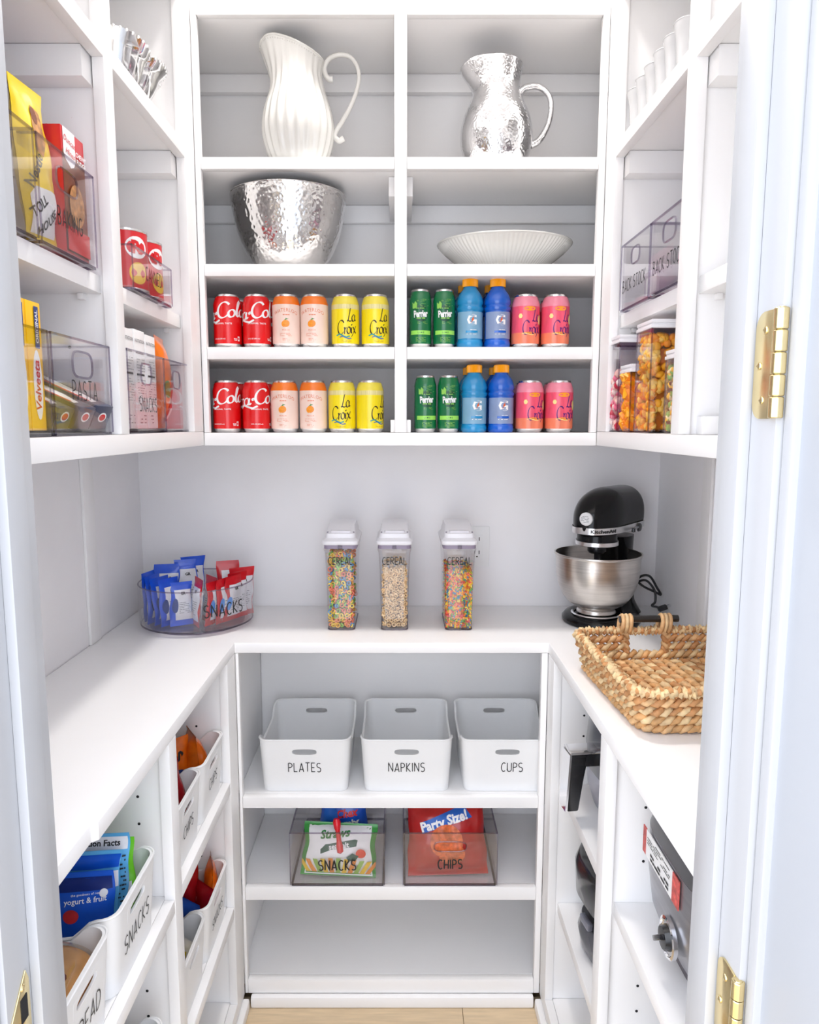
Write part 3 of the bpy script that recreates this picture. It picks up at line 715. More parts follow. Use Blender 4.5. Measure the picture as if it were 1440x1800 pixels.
def clear_bin(label, W, D, H, loc, rz, text=None, th=.018, group=None, handle=True, tw=.0015, tz=.36, seed=1, hhw=.032, hhh=.016):
    t = thing('clear_bin', label, 'storage bin', loc, rz, group); k = .003; w = W/2
    b = MB().box(-w, w, k, D, .004, .004+k).box(-w, -w+k, k, D, .004+k, H).box(w-k, w, k, D, .004+k, H).box(-w+k, w-k, D-k, D, .004+k, H)
    b.obj('body', ACRYL, t)
    f = MB()
    if handle: holed_panel(f, -w, w, .004, H, stadium(0, H*.74, hhw, hhh), 0, k)
    else: f.box(-w, w, 0, k, .004, H)
    f.obj('front_panel', ACRYL, t)
    if handle:
        L = stadium(0, H*.74, hhw, hhh)
        MB().tube([(a, k/2, c) for a, c in L], .0018, 6, close=True).obj('handle_rim', ACRYLEDGE, t)
    e = MB()
    for x0, x1, y0, y1 in ((-w, w, -.0006, k), (-w, w, D-k, D), (-w-.0006, -w+k, 0, D), (w-k, w+.0006, 0, D)): e.box(x0, x1, y0, y1, H-.0022, H+.0006)
    for x in (-w, w): e.box(x-.0010, x+.0010, -.0008, .0012, .004, H)
    e.obj('rim_edge', ACRYLEDGE, t)
    MB().box(-w+.003, w-.003, .001, .006, 0, .0045).box(-w+.003, w-.003, D-.006, D-.001, 0, .0045).box(-w+.001, -w+.006, .006, D-.006, 0, .0045).box(w-.006, w-.001, .006, D-.006, 0, .0045).obj('base_edge', ACRYLDARK, t)
    if text:
        q = MB(); decal(q, hand_text(text, th, tw, seed=seed), lambda u, v: (u, -.0006, v), (0, H*tz-th*.5)); q.obj('lettering', BLACKINK, t)
    return t
def white_bin(label, W, D, H, loc, rz, text=None, th=.022, group=None, dip=.028, seed=1, tx=0.0):
    """moulded open bin with tapering walls, slots front and back and dipped sides"""
    t = thing('white_bin', label, 'storage bin', loc, rz, group); rc = .022; tp = .93
    def loop(k, z):      # rounded rectangle, list of (x,y,seg)
        w, d = W/2*k, D/2*k; r = rc*k; out = []
        for cx, cy, a0 in ((w-r, d-r, 0), (-w+r, d-r, 90), (-w+r, -d+r, 180), (w-r, -d+r, 270)):
            out += [(cx + r*math.cos(R(a0+18*i)), cy + r*math.sin(R(a0+18*i))) for i in range(6)]
        return out
    def pt(u, v, off=0.0):      # v 0..1 up the wall; u index on dense perimeter
        k = tp + (1-tp)*v - off
        L = DL(k); x, y = L[u % len(L)]
        yn = abs(y)/(D/2*k); xn = abs(x)/(W/2*k)
        dd = 0
        if xn > .86:
            s_ = min(1, max(0, (.80 - yn)/.34)); dd = dip*s_*s_*(3-2*s_)
        return (x, y + D/2, max(.003 if off else 0, (H-dd)*v))
    cache = {}
    def DL(k):
        k = round(k, 5)
        if k in cache: return cache[k]
        L = loop(k, 0); out = []
        for i, a in enumerate(L):
            b = L[(i+1) % len(L)]; l = math.hypot(b[0]-a[0], b[1]-a[1]); m = 16 if l > .03 else 1
            out += [(a[0]+(b[0]-a[0])*j/m, a[1]+(b[1]-a[1])*j/m) for j in range(m)]
        cache[k] = out; return out
    n = len(DL(1.0)); nv = 20; hz0, hz1 = .70, .84; hw = .036
    b = MB()
    for off in (0.0, .0035/W*2):
        V = [pt(u, v/nv, off) for v in range(nv+1) for u in range(n)]; F = []
        for v in range(nv):
            for u in range(n):
                f = (v*n+u, v*n+(u+1) % n, (v+1)*n+(u+1) % n, (v+1)*n+u)
                c = sum((Vector(V[i]) for i in f), Vector())/4; yc = c.y - D/2
                if abs(c.x) < hw and abs(yc) > D/2*.9 and hz0*H < c.z < hz1*H: continue
                F.append(f)
        b.add(V, F); b.add([pt(u, 0, off) for u in range(n)], [tuple(range(n))])
    b.add([pt(u, 1) for u in range(n)] + [pt(u, 1, .0035/W*2) for u in range(n)], [(u, (u+1) % n, n+(u+1) % n, n+u) for u in range(n)])
    b.obj('body', WPLAST, t, weld=True, ang=50)
    lip = [pt(u, 1, .0012) for u in range(n)]
    MB().tube(lip, .0020, 6, close=True).obj('rim', WPLAST, t)
    k0 = tp + (1-tp)*.77
    for s_, nm in ((-1, 'handle_slot'), (1, 'handle_slot')):
        q = MB(); yy = D/2 + s_*D/2*k0
        # slot frame: rounded liner that trims the cut-out to a stadium
        hole = stadium(0, H*.77, hw-.006, H*.055); n2 = len(hole)
        holed_panel(q, -hw-.0028, hw+.0028, hz0*H-.003, hz1*H+.004, hole, 0, 1)
        q.v = [(x, D/2 + s_*D/2*(tp + (1-tp)*z/H) + s_*(.0002 - .0046*y), z) for x, y, z in q.v]
        q.obj(nm, WPLAST, t)
    if text:
        def f(u, v):
            k = tp + (1-tp)*v/H; return (u, D/2 - D/2*k - .0010, v)
        q = MB(); decal(q, hand_text(text, th, .0021, seed=seed), f, (tx, H*.56-th)); q.obj('lettering', BLACKINK, t)
    return t

# ------------------------------------------------------------------ bags and boxes
def pouch(name, label, cat, w, h, d, m, loc, rot=(0, 0, 0), decals=(), back=None, crimp=.06, seed=0, group=None, crimp_m=None, flop=0.0, wr=.003):
    """sealed foil bag standing on its lower edge, front to -y; decals: (name, 2-D shape, at, rot, material)"""
    t = thing(name, label, cat, loc, group=group); t.rotation_euler = rot
    def P(x, z, side, off=0.0):
        u = x/w + .5; v = z/h
        vv = min(1, max(0, (v-crimp)/(1-2*crimp)))
        T = d/2*max(0, 1-abs(2*u-1)**2.6)**.62*max(0, math.sin(PI*vv))**.55
        nz = noise.noise(Vector((x*38+seed*7.1, z*38, side*3+seed)))*wr*min(1, T/(d*.2+1e-6))
        ed = math.sin(z*90+seed)*.0016 + math.sin(z*37+seed*2)*.0022
        xx = x*(1 - .07*math.sin(PI*vv)) + ed*(2*u-1)
        return (xx, side*(T+nz+.0004+off) - flop*max(0, v-.75)**2*h*4*(1 if flop else 0), z)
    nu, nv = 18, 22
    b = MB().grid(lambda u, v: P((u-.5)*w, v*h, -1), nu, nv, mi=(0 if crimp_m is None else (lambda u, v: 2 if (v > 1-crimp*1.3 or v < crimp*.7) else 0)))
    b.grid(lambda u, v: P((.5-u)*w, v*h, 1), nu, nv, mi=(1 if crimp_m is None else (lambda u, v: 2 if (v > 1-crimp*1.3 or v < crimp*.7) else 1)))
    b.obj('bag_body', [m, back or m, crimp_m or m], t, weld=True, ang=75)
    for i, (nm, vf, at, r_, mm) in enumerate(decals):
        q = MB(); o_ = .0007 + .0004*i; decal(q, (sub2(vf) if len(vf[0]) < 400 else vf), lambda x, z: P(max(-w/2, min(w/2, x)), max(0, min(h, z)), -1, o_), at, 0, r_); q.obj(nm, mm, t)
    return t
def sub2(vf, lim=.010):
    """split big triangles so flat prints follow a curved surface"""
    V, F = list(vf[0]), list(vf[1])
    tri = [(f[0], f[i], f[i+1]) for f in F for i in range(1, len(f)-1)]
    for _ in range(4):
        out = []; mid = {}; ch = False
        for a, b, c in tri:
            L = max(math.dist(V[a], V[b]), math.dist(V[b], V[c]), math.dist(V[c], V[a]))
            if L > lim:
                ch = True; ms = []
                for p, q in ((a, b), (b, c), (c, a)):
                    k = (min(p, q), max(p, q))
                    if k not in mid: mid[k] = len(V); V.append(((V[p][0]+V[q][0])/2, (V[p][1]+V[q][1])/2))
                    ms.append(mid[k])
                out += [(a, ms[0], ms[2]), (ms[0], b, ms[1]), (ms[2], ms[1], c), tuple(ms)]
            else: out.append((a, b, c))
        tri = out
        if not ch or len(tri) > 6000: break
    return V, tri
def carton(name, label, w, d, h, m, loc, rot=(0, 0, 0), front=(), top=(), side=(), group=None, cat='box'):
    """box with print; front faces -y, side faces -x"""
    t = thing(name, label, cat, loc, group=group); t.rotation_euler = rot
    MB().box(-w/2, w/2, 0, d, 0, h).obj('carton', m, t, bevel=.0012)
    MB().box(-w/2+.001, w/2-.001, d*.5-.0006, d*.5+.0006, h-.0002, h+.0004).obj('top_flap_seam', BLACKINK if False else m, t)
    for L, f in ((front, lambda o: (lambda x, z: (x, -o, z))), (top, lambda o: (lambda x, z: (x, z, h+o))), (side, lambda o: (lambda x, z: (-w/2-o, z, x)))):
        for i, (nm, vf, at, r_, mm) in enumerate(L):
            q = MB(); decal(q, vf, f(.0004+.0003*i), at, 0, r_); q.obj(nm, mm, t)
    return t
LZ, UZ = 1.4425, 1.6985              # shelf tops of the side units
XFL = -.476; XFR = .474
GL = 'clear bins on the left shelves'
YEL = mat('bag_yellow', S(250, 214, 8), .3, 0, 30, .06, coat=.3); REDB = mat('carton_red', S(206, 30, 40), .35, 0, 30, .05, coat=.2); BRN = mat('print_brown', S(130, 66, 30), .4, 0, 60, .3)
COOK = mat('print_cookie', S(196, 140, 84), .45, 0, 120, .4); NAVY = mat('print_navy', S(30, 60, 130), .4); PASTAB = mat('carton_slate_blue', S(66, 70, 92), .4, 0, 30, .06); VELV = mat('carton_golden_yellow', S(255, 196, 8), .35, 0, 30, .05, coat=.2)
REDP = mat('print_red', S(214, 24, 30), .4); GREENP = mat('print_green', S(40, 130, 60), .4); WHT = mat('carton_white', (.90, .90, .90), .45, 0, 40, .02); GREYP = mat('print_grey', S(110, 112, 118), .5)
ORB2 = mat('bag_orange', S(250, 122, 10), .28, 0, 30, .1, coat=.35)
LB = R(90); RB = R(-90)
# --- left, near bay
clear_bin('clear bin lettered BAKING on the left shelves, with a yellow bag and a red box', .172, .225, .140, (XFL, 1.060, UZ), LB, 'BAKING', .024, GL, seed=3, tw=.0022)
clear_bin('clear bin with yellow bag behind the left door jamb, beside the BAKING bin', .170, .225, .140, (XFL, .880, UZ), LB, None, group=GL)
pouch('baking_chip_bag', 'bright yellow bag of baking morsels standing in the BAKING bin', 'bag', .088, .205, .030, YEL, (-.500, 1.024, UZ+.0085), (R(-2), R(-4), LB), [
    ('cookie_print', poly2([(-.012, .120), (-.018, .15), (-.006, .178), (.014, .172), (.016, .135), (.004, .115)]), (0, 0), 0, COOK), ('morsel_print', disc2(-.004, .165, .008, .011, 12), (0, 0), 0, BRN),
    ('label_panel', poly2([(-.036, .012), (-.036, .06), (-.026, .072), (.026, .072), (.034, .06), (.034, .012)]), (0, 0), 0, WHITEINK), ('lettering', font_text('TOLL', .013, .02), (-.016, .043), R(35), BLACKINK), ('lettering', font_text('HOUSE', .0125, .02), (.008, .026), R(35), BLACKINK), ('lettering', font_text('Nestle', .014, .02), (-.018, .09), R(60), BLACKINK)], seed=2, flop=.05)
carton('brownie_mix_box', 'red and brown brownie mix box standing in the BAKING bin', .074, .040, .178, REDB, (-.486, 1.1035, UZ+.0085), (0, 0, LB), [
    ('brown_panel', rect2(-.036, .036, .004, .145), (0, 0), 0, BRN), ('white_badge', poly2([(-.032, .178), (.006, .178), (.006, .140), (.000, .130), (-.010, .126), (-.026, .134), (-.032, .142)]), (0, 0), 0, WHITEINK),
    ('lettering', script_text('c', .001, .0005), (0, .2), 0, REDP), ('lettering', font_text('Duncan', .0085, .0, 1, .3), (-.013, .158), R(-6), REDP), ('lettering', font_text('Hines', .0085, .0, 1, .3), (-.012, .142), R(-6), REDP),
    ('lettering', font_text('CHEWY', .0066, .03), (.0215, .148), 0, WHITEINK), ('lettering', font_text('FUDGE', .0066, .03), (.0215, .138), 0, WHITEINK), ('brownie_print', disc2(0, .075, .024, .030), (0, 0), 0, COOK), ('red_strip', rect2(-.036, .036, .006, .040), (0, 0), 0, REDP)])
pouch('baking_chip_bag', 'yellow bag seen through the bin behind the left door jamb', 'bag', .120, .13, .05, YEL, (-.52, .880, UZ+.0085), (0, 0, LB), [('cookie_print', disc2(.02, .05, .025, .03), (0, 0), 0, COOK), ('lettering', font_text('Nestle', .018, .02), (.01, .09), 0, BLACKINK)], seed=5)
clear_bin('clear bin lettered PASTA on the left shelves with dark pasta boxes inside', .194, .225, .142, (XFL, 1.078, LZ), LB, 'PASTA', .028, GL, seed=4, tz=.47, tw=.002, hhw=.033, hhh=.019)
clear_bin('clear bin with tall yellow boxes left of the PASTA bin', .196, .225, .142, (XFL, .874, LZ), LB, None, group=GL)
for i, (dy, dx, tilt) in enumerate(((.060, 0, -6), (.008, .004, -3), (-.046, .010, 0))):
    carton('pasta_box', ('dark blue pasta box lying in the PASTA bin, at its far wall', 'dark blue pasta box lying in the middle of the PASTA bin', 'dark blue pasta box lying in the PASTA bin, at its near wall')[i],
        .048, .150, .040 - .003*i, PASTAB, (-.486-dx, 1.078+dy, LZ+.0085), (R(24), R(0), LB + R(tilt)), [
        ('badge', disc2(0, .021, .012, .008), (0, 0), 0, WHITEINK), ('badge_centre', disc2(0, .021, .009, .0055), (0, 0), 0, REDP)], [
        ('window_print', poly2([(-.018, .015), (-.012, .09), (.010, .135), (.016, .125), (.014, .05), (.002, .018)]), (0, 0), 0, WHITEINK), ('stripe_print', rect2(-.022, -.014, .02, .14), (0, 0), 0, REDP)], group='pasta boxes in the PASTA bin')
for i, yy in enumerate((.9485, .9095)):
    carton('cheese_shells_box', ('tall golden yellow box left of the PASTA bin, the nearer to that bin', 'tall golden yellow box left of the PASTA bin, cut by the door jamb')[i], .037, .150, .168, VELV, (-.4815, yy, LZ+.0085), (0, 0, LB), [
        ('oval_badge', disc2(.002, .060, .0115, .046), (0, 0), 0, WHITEINK), ('lettering', font_text('Velveeta', .0135, .02, 1, .2), (.007, .060), R(90), REDP),
        ('blue_strip', rect2(.000, .011, .108, .162, 4), (0, 0), 0, NAVY), ('lettering', font_text('ORIGINAL', .0065, .02), (.008, .136), R(90), WHITEINK)], [('blue_strip', rect2(.000, .011, .01, .14), (0, 0), 0, NAVY)], group='golden yellow boxes')
# --- left, far bay
clear_bin('low clear bin lettered CANNED with red cans in it', .215, .215, .078, (XFL, 1.405, UZ), LB, 'CANNED', .024, GL, handle=False, tz=.52, seed=5, tw=.002)
REDCAN = mat('label_red', S(218, 22, 34), .3, 0, 30, .05, coat=.3); YELP = mat('print_yellow', S(246, 200, 60), .4)
def food_can(label, loc, rz, r, h):
    t = thing('food_can', label, 'can', loc, rz, 'cans in the CANNED bin')
    MB().lathe([(0, .002), (r-.004, .002), (r-.001, 0), (r+.0008, .001), (r+.0008, .004), (r, .005)], 36).obj('base', LIDM, t)
    MB().lathe([(r-.0002, .005), (r-.0002, h-.005)], 40).obj('label_wrap', REDCAN, t)
    MB().lathe([(r, h-.005), (r+.0008, h-.004), (r+.0008, h-.001), (r-.001, h), (r-.003, h-.003), (0, h-.003)], 36).obj('lid', LIDM, t)
    f = cyl_map(r, .0004); q = MB()
    decal(q, lines2(-.046, -.012, .030, .092, 12, .35, 3, .7), f); decal(q, font_text('Nutrition Facts', .0048, .02), f, (-.030, .100)); q.obj('small_print', WHITEINK, t)
    q = MB(); decal(q, disc2(.020, .078, .022, .020), f); q.obj('white_badge', WHITEINK, t)
    q = MB(); decal(q, font_text('R', .022, .05), cyl_map(r, .0008), (.020, .068)); q.obj('lettering', REDP, t)
    q = MB(); decal(q, disc2(.022, .032, .018, .020), f); q.obj('food_print', YELP, t)
    return t
food_can('large red labelled food can standing in the CANNED bin', (-.5195, 1.470, UZ+.0085), R(40), .0385, .112)
food_can('red food can in the CANNED bin, mostly hidden by the shelf post', (-.5195, 1.386, UZ+.0085), R(20), .0385, .112)
clear_bin('clear bin lettered SNACKS on the left shelves holding white cartons', .188, .225, .148, (XFL, 1.345, LZ), LB, 'SNACKS', .026, GL, seed=6, tw=.002, hhw=.027, hhh=.019)
clear_bin('clear bin with an orange bag on the left shelves, right of the white cartons', .156, .225, .148, (XFL, 1.523, LZ), LB, None, .022, GL, seed=7, hhw=.024, hhh=.018)
for i in range(3):
    carton('snack_carton', ('white snack carton beside the shelf post, first of three in a row', 'white snack carton, middle of three in a row', 'white snack carton beside the orange bag, last of three in a row')[i], .054, .12, .178 + .003*(i == 1), WHT, (-.486, 1.283 + .057*i, LZ+.0085), (0, 0, LB), [
        ('black_bar', rect2(-.020, .018, .138, .1415), (0, 0), 0, BLACKINK), ('black_bar', rect2(-.020, .018, .098, .1015), (0, 0), 0, BLACKINK), ('small_print', font_text('NUTRITION', .0062, .01), (0, .158), 0, GREYP),
        ('small_print', lines2(-.020, .020, .106, .132, 5, .22, i), (0, 0), 0, GREYP), ('small_print', lines2(-.020, .020, .046, .094, 10, .22, i+5, .6), (0, 0), 0, GREYP), ('small_print', lines2(-.016, .016, .01, .03, 3, .3, i+9, .5), (0, 0), 0, GREYP)], group='white snack cartons in the SNACKS bin')
pouch('snack_bag', 'orange snack bag standing in the clear bin right of the white cartons', 'bag', .088, .188, .046, ORB2, (-.505, 1.502, LZ+.0085), (0, 0, LB+R(8)), [
    ('food_print', disc2(.012, .075, .026, .034), (0, 0), 0, BRN), ('badge', disc2(-.026, .080, .012, .018), (0, 0), 0, GREENP), ('badge', disc2(.008, .030, .02, .02), (0, 0), 0, REDP), ('badge_centre', disc2(.008, .030, .012, .012), (0, 0), 0, WHITEINK)], seed=4)
# --- right, far bay
clear_bin('clear bin lettered BACK STOCK at the far end of the right shelf', .176, .225, .138, (XFR, 1.482, UZ), RB, 'BACK STOCK', .024, 'clear bins on the right shelf', seed=8, hhw=.025, hhh=.016, tw=.0023)
clear_bin('clear bin lettered BACK STOCK half behind the right shelf post', .176, .225, .138, (XFR, 1.300, UZ), RB, 'BACK STOCK', .024, 'clear bins on the right shelf', seed=9, hhw=.030, hhh=.018, tw=.0023)
LILAC = mat('carton_lilac_grey', S(196, 186, 200), .5, 0, 20, .05); PINKB = mat('bag_pale_pink', S(238, 170, 190), .35, 0, 30, .08)
carton('grey_carton', 'lilac grey carton in the far BACK STOCK bin', .085, .15, .058, LILAC, (.500, 1.452, UZ+.0085), (0, 0, RB), [('paper_label', rect2(-.03, .03, .012, .045), (0, 0), 0, WHITEINK)])
pouch('snack_bag', 'pale pink bag lying in the BACK STOCK bin by the shelf post', 'bag', .12, .10, .045, PINKB, (.525, 1.300, UZ+.0085), (0, 0, RB), [('food_print', disc2(.02, .05, .02, .02), (0, 0), 0, WHITEINK)], seed=8)
# canisters with snacks
CLID = mat('canister_lid_white', (.86, .84, .87), .3, 0, 30, .02)
def blob_fill(name, label, cat, x0, x1, y0, y1, z0, z1, size, mats_, kind, n, seed, loc):
    """a heap of small pieces shown as one uncountable filling, pressed against the container walls"""
    rnd = random.Random(seed); b = MB()
    if kind == 'ring': base = MB().grid(lambda u, v: ((1+.40*math.cos(2*PI*v))*math.cos(2*PI*u), (1+.40*math.cos(2*PI*v))*math.sin(2*PI*u), .40*math.sin(2*PI*v)), 10, 6, cu=True, cv=True)
    elif kind == 'flake': base = MB().box(-1, 1, -.8, .8, -.28, .28)
    elif kind == 'pillow': base = MB().lathe([(0, -.6), (.75, -.42), (1, 0), (.75, .42), (0, .6)], 7)
    elif kind == 'cube': base = MB().box(-.8, .8, -.8, .8, -.8, .8)
    else: base = MB().lathe([(0, -1), (.8, -.6), (1, 0), (.7, .7), (0, 1)], 7)
    core = (2.6 if kind == 'ring' else 1.5)*size
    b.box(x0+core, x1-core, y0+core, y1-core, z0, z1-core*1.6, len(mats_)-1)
    def shell():
        s_ = rnd.random()
        if s_ < .40: return (rnd.uniform(x0, x1), y0 + rnd.uniform(.2, 1.1)*size, rnd.uniform(z0, z1))
        if s_ < .60: return (x0 + rnd.uniform(.2, 1.1)*size, rnd.uniform(y0, y1), rnd.uniform(z0, z1))
        if s_ < .80: return (x1 - rnd.uniform(.2, 1.1)*size, rnd.uniform(y0, y1), rnd.uniform(z0, z1))
        return (rnd.uniform(x0, x1), rnd.uniform(y0, y1), z1 - rnd.uniform(.2, 1.6)*size)
    lay = []
    if kind == 'ring':                      # front layers lie flat against the window of the container
        for ly in range(2):
            z = z0 + size; row = 0
            while z < z1 - size*.4:
                x = x0 + size*(1.0 + (row % 2) + .6*ly)
                while x < x1 - size*.7:
                    lay.append((x + rnd.gauss(0, .0009), y0 + size*(.55 + 1.15*ly) + rnd.uniform(0, .0016), z + rnd.gauss(0, .0009))); x += size*2.02
                z += size*1.78; row += 1
        n = len(lay) + 220
    for i in range(n):
        p = lay[i] if i < len(lay) else shell(); r = size*rnd.uniform(.9, 1.08)
        p = (min(x1-r*.8, max(x0+r*.8, p[0])), min(y1-r*.8, max(y0+r*.5, p[1])), max(z0+r*.4, p[2]))
        if i < len(lay): M = Matrix.Rotation(R(90)+rnd.gauss(0, .38), 4, 'X') @ Matrix.Rotation(rnd.gauss(0, .38), 4, 'Y')
        else: M = Matrix.Rotation(rnd.uniform(0, 6.3), 4, 'X') @ Matrix.Rotation(rnd.uniform(0, 6.3), 4, 'Y') @ Matrix.Rotation(rnd.uniform(0, 6.3), 4, 'Z')
        M = Matrix.Translation(p) @ M
        b.add([tuple(M @ (Vector(v)*(r if kind != 'ring' else r*.7))) for v in base.v], base.f, rnd.randrange(max(1, len(mats_)-1)))
    o = b.obj(name, mats_, None, ang=60); o.location = loc[:3]; o.rotation_euler = (0, 0, loc[3]); o['kind'] = 'stuff'
    return tag(o, label, cat)
def canister(label, w, d, h, loc, rz, fill):
    t = thing('clear_canister', label, 'canister', loc, rz, 'snack canisters on the right shelf')
    k = .0022; x, y = w/2, d
    MB().box(-x, x, 0, k, .003, h-.016).box(-x, x, y-k, y, .003, h-.016).box(-x, -x+k, k, y-k, .003, h-.016).box(x-k, x, k, y-k, .003, h-.016).box(-x+k, x-k, k, y-k, .003, .006).obj('body', ACRYL, t)
    e = MB()
    for a in (-x, x):
        for b_ in (0, y): e.box(a-.0012, a+.0012, b_-.0012, b_+.0012, .003, h-.016)
    e.obj('corner_edge', ACRYLEDGE, t)
    MB().tube([(-x+.002, .002, .0016), (x-.002, .002, .0016), (x-.002, y-.002, .0016), (-x+.002, y-.002, .0016)], .0016, 6, close=True).obj('base_edge', ACRYLDARK, t)
    MB().box(-x+.003, x-.003, .003, y-.003, h-.026, h-.016).obj('lid_seal', clear('lid_seal_tint', (.70, .62, .74)), t)
    MB().box(-x-.0025, x+.0025, -.0025, y+.0025, h-.0160, h-.010).box(-x-.0005, x+.0005, -.0005, y+.0005, h-.010, h-.0065).box(-x-.0015, x+.0015, -.0015, y+.0015, h-.0065, h).obj('lid', CLID, t, bevel=.001)
    nm, lab, size, ms, kind, n, lev = fill
    blob_fill(nm, lab, 'snack', -x+k+.001, x-k-.001, k+.001, y-k-.001, .0068, h*lev, size, ms, kind, n, len(label), (*loc, rz))
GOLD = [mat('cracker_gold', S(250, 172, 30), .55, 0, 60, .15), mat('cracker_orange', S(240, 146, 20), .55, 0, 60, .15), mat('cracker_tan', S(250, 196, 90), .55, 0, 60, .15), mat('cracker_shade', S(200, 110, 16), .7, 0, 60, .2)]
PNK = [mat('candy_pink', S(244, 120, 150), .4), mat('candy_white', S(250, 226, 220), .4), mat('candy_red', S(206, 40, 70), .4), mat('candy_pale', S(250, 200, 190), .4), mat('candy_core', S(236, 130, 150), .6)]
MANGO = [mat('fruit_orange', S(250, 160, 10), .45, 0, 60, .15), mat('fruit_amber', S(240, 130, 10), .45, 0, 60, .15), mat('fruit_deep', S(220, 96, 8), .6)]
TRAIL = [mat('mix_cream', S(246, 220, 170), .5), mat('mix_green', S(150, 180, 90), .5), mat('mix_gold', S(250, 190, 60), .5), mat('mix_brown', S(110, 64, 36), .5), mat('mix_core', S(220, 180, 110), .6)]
canister('tall clear canister of pink and white candy at the far end', .062, .125, .206, (.468, 1.568, LZ), RB, ('candy_fill', 'pink, red and white candies filling the far canister', .011, PNK, 'ball', 150, .62))
canister('short clear canister of dried orange fruit in front of taller canisters', .066, .100, .138, (.4665, 1.484, LZ), RB, ('dried_fruit_fill', 'orange dried fruit filling the short canister', .013, MANGO, 'cube', 110, .84))
canister('tall clear canister of golden crackers beside the shelf post', .082, .125, .211, (.4685, 1.386, LZ), RB, ('cracker_fill', 'golden crackers filling the tall canister', .0095, GOLD, 'pillow', 420, .86))
canister('short canister with white lid and mixed snacks, half behind the shelf post', .070, .100, .150, (.4885, 1.286, LZ), RB, ('snack_mix_fill', 'mixed snacks in the short canister by the shelf post', .009, TRAIL, 'pillow', 240, .80))
# ------------------------------------------------------------------ on the counter
ZK = ZT + .0005
BLUEB = mat('wrapper_blue', S(20, 84, 214), .28, 0, 30, .12, coat=.3); REDW = mat('wrapper_red', S(206, 22, 36), .28, 0, 30, .12, coat=.3); LBLUE = mat('print_light_blue', S(80, 150, 230), .4)
FOILW = mat('wrapper_white', S(232, 232, 236), .32, 0, 40, .06, coat=.2)
tt = thing('turntable', 'round clear divided turntable lettered SNACKS on the left of the back counter', 'turntable', (-.530, 1.795, ZK))
rr = .143
MB().lathe([(0, .002), (.110, .002), (.112, 0), (.118, 0), (.120, .008)], 48).obj('foot', ACRYLEDGE, tt)
MB().lathe([(0, .009), (rr-.006, .009), (rr-.002, .0105), (rr, .015), (rr+.0015, .112), (rr-.001, .113), (rr-.0025, .110), (rr-.004, .016), (rr-.008, .0125), (0, .0125)], 64).obj('tray', ACRYL, tt)
MB().tube([(rr*math.cos(a), rr*math.sin(a), .1125) for a in [2*PI*i/64 for i in range(64)]], .0018, 6, close=True).obj('rim', ACRYLEDGE, tt)
MB().tube([((rr-.003)*math.cos(a), (rr-.003)*math.sin(a), .011) for a in [2*PI*i/64 for i in range(64)]], .0020, 6, close=True).obj('base_ring', ACRYLDARK, tt)
for a in (R(-70), R(60), R(170)):
    MB().box(.012, rr-.006, -.0015, .0015, .0128, .098).xf(Matrix.Rotation(a, 4, 'Z')).obj('divider', ACRYLEDGE if a == R(-70) else ACRYL, tt)
q = MB(); decal(q, hand_text('SNACKS', .030, .0030, seed=12), lambda u, v: ((rr+.0022)*math.sin(u/rr), -(rr+.0022)*math.cos(u/rr), v), (.108, .048)); q.obj('lettering', BLACKINK, tt)
rnd = random.Random(11)
def bar(i, kind, x, y, rz, tilt, h):
    c, p2 = (BLUEB, NAVY) if kind == 'blue' else (REDW, LBLUE)
    pos = {'blue': ['at the far left edge', 'second from the left edge', 'third from the left edge', 'fourth from the left edge', 'next to the clear divider', 'wide top flap turned to the front', 'rear one by the wall', 'rearmost of the blue group'],
           'red': ['right of the clear divider', 'second after the divider', 'third after the divider', 'behind the first S', 'behind the letter C', 'behind the letter K', 'at the far right edge', 'rearmost of the red group']}[kind][i]
    pouch('snack_pack', '%s and white snack pack in the turntable, %s' % (kind, pos), 'snack pack', .062, h, .017, c, (-.530+x, 1.795+y, ZK+.0145), (R(tilt), 0, R(rz)), [
        ('white_panel', rect2(-.018, .028, .014, h*.82, 6, 10), (0, 0), 0, FOILW), ('small_print', lines2(-.008, .020, .03, h*.55, 7, .3, i, .8), (0, 0), 0, GREYP), ('lettering', font_text('GR', .007, .04), (.006, h*.70), 0, BLACKINK),
        ('accent_print', disc2(-.018, .05, .008, .018), (0, 0), 0, p2)], back=FOILW, crimp=.09, seed=i+(40 if kind == 'red' else 0), crimp_m=c, group='%s snack packs in the turntable' % kind)
for i, e in enumerate([(-.112, -.022, 76, -3, .124), (-.093, -.044, 72, -4, .120), (-.070, -.058, 66, -5, .118), (-.046, -.072, 58, -3, .118), (-.014, -.078, 30, -14, .108), (-.085, .020, 12, -6, .134), (-.045, .056, 22, -4, .140), (-.030, .082, 30, -3, .144)]): bar(i, 'blue', *e)
for i, e in enumerate([(.018, -.082, -58, -6, .120), (.038, -.050, -50, -8, .118), (.058, -.066, 62, 6, .112), (.078, -.050, 66, 5, .116), (.094, -.030, 60, 6, .118), (.104, -.006, 50, 3, .120), (.112, .022, 30, 2, .128), (.070, .050, 18, -4, .138)]): bar(i, 'red', *e)

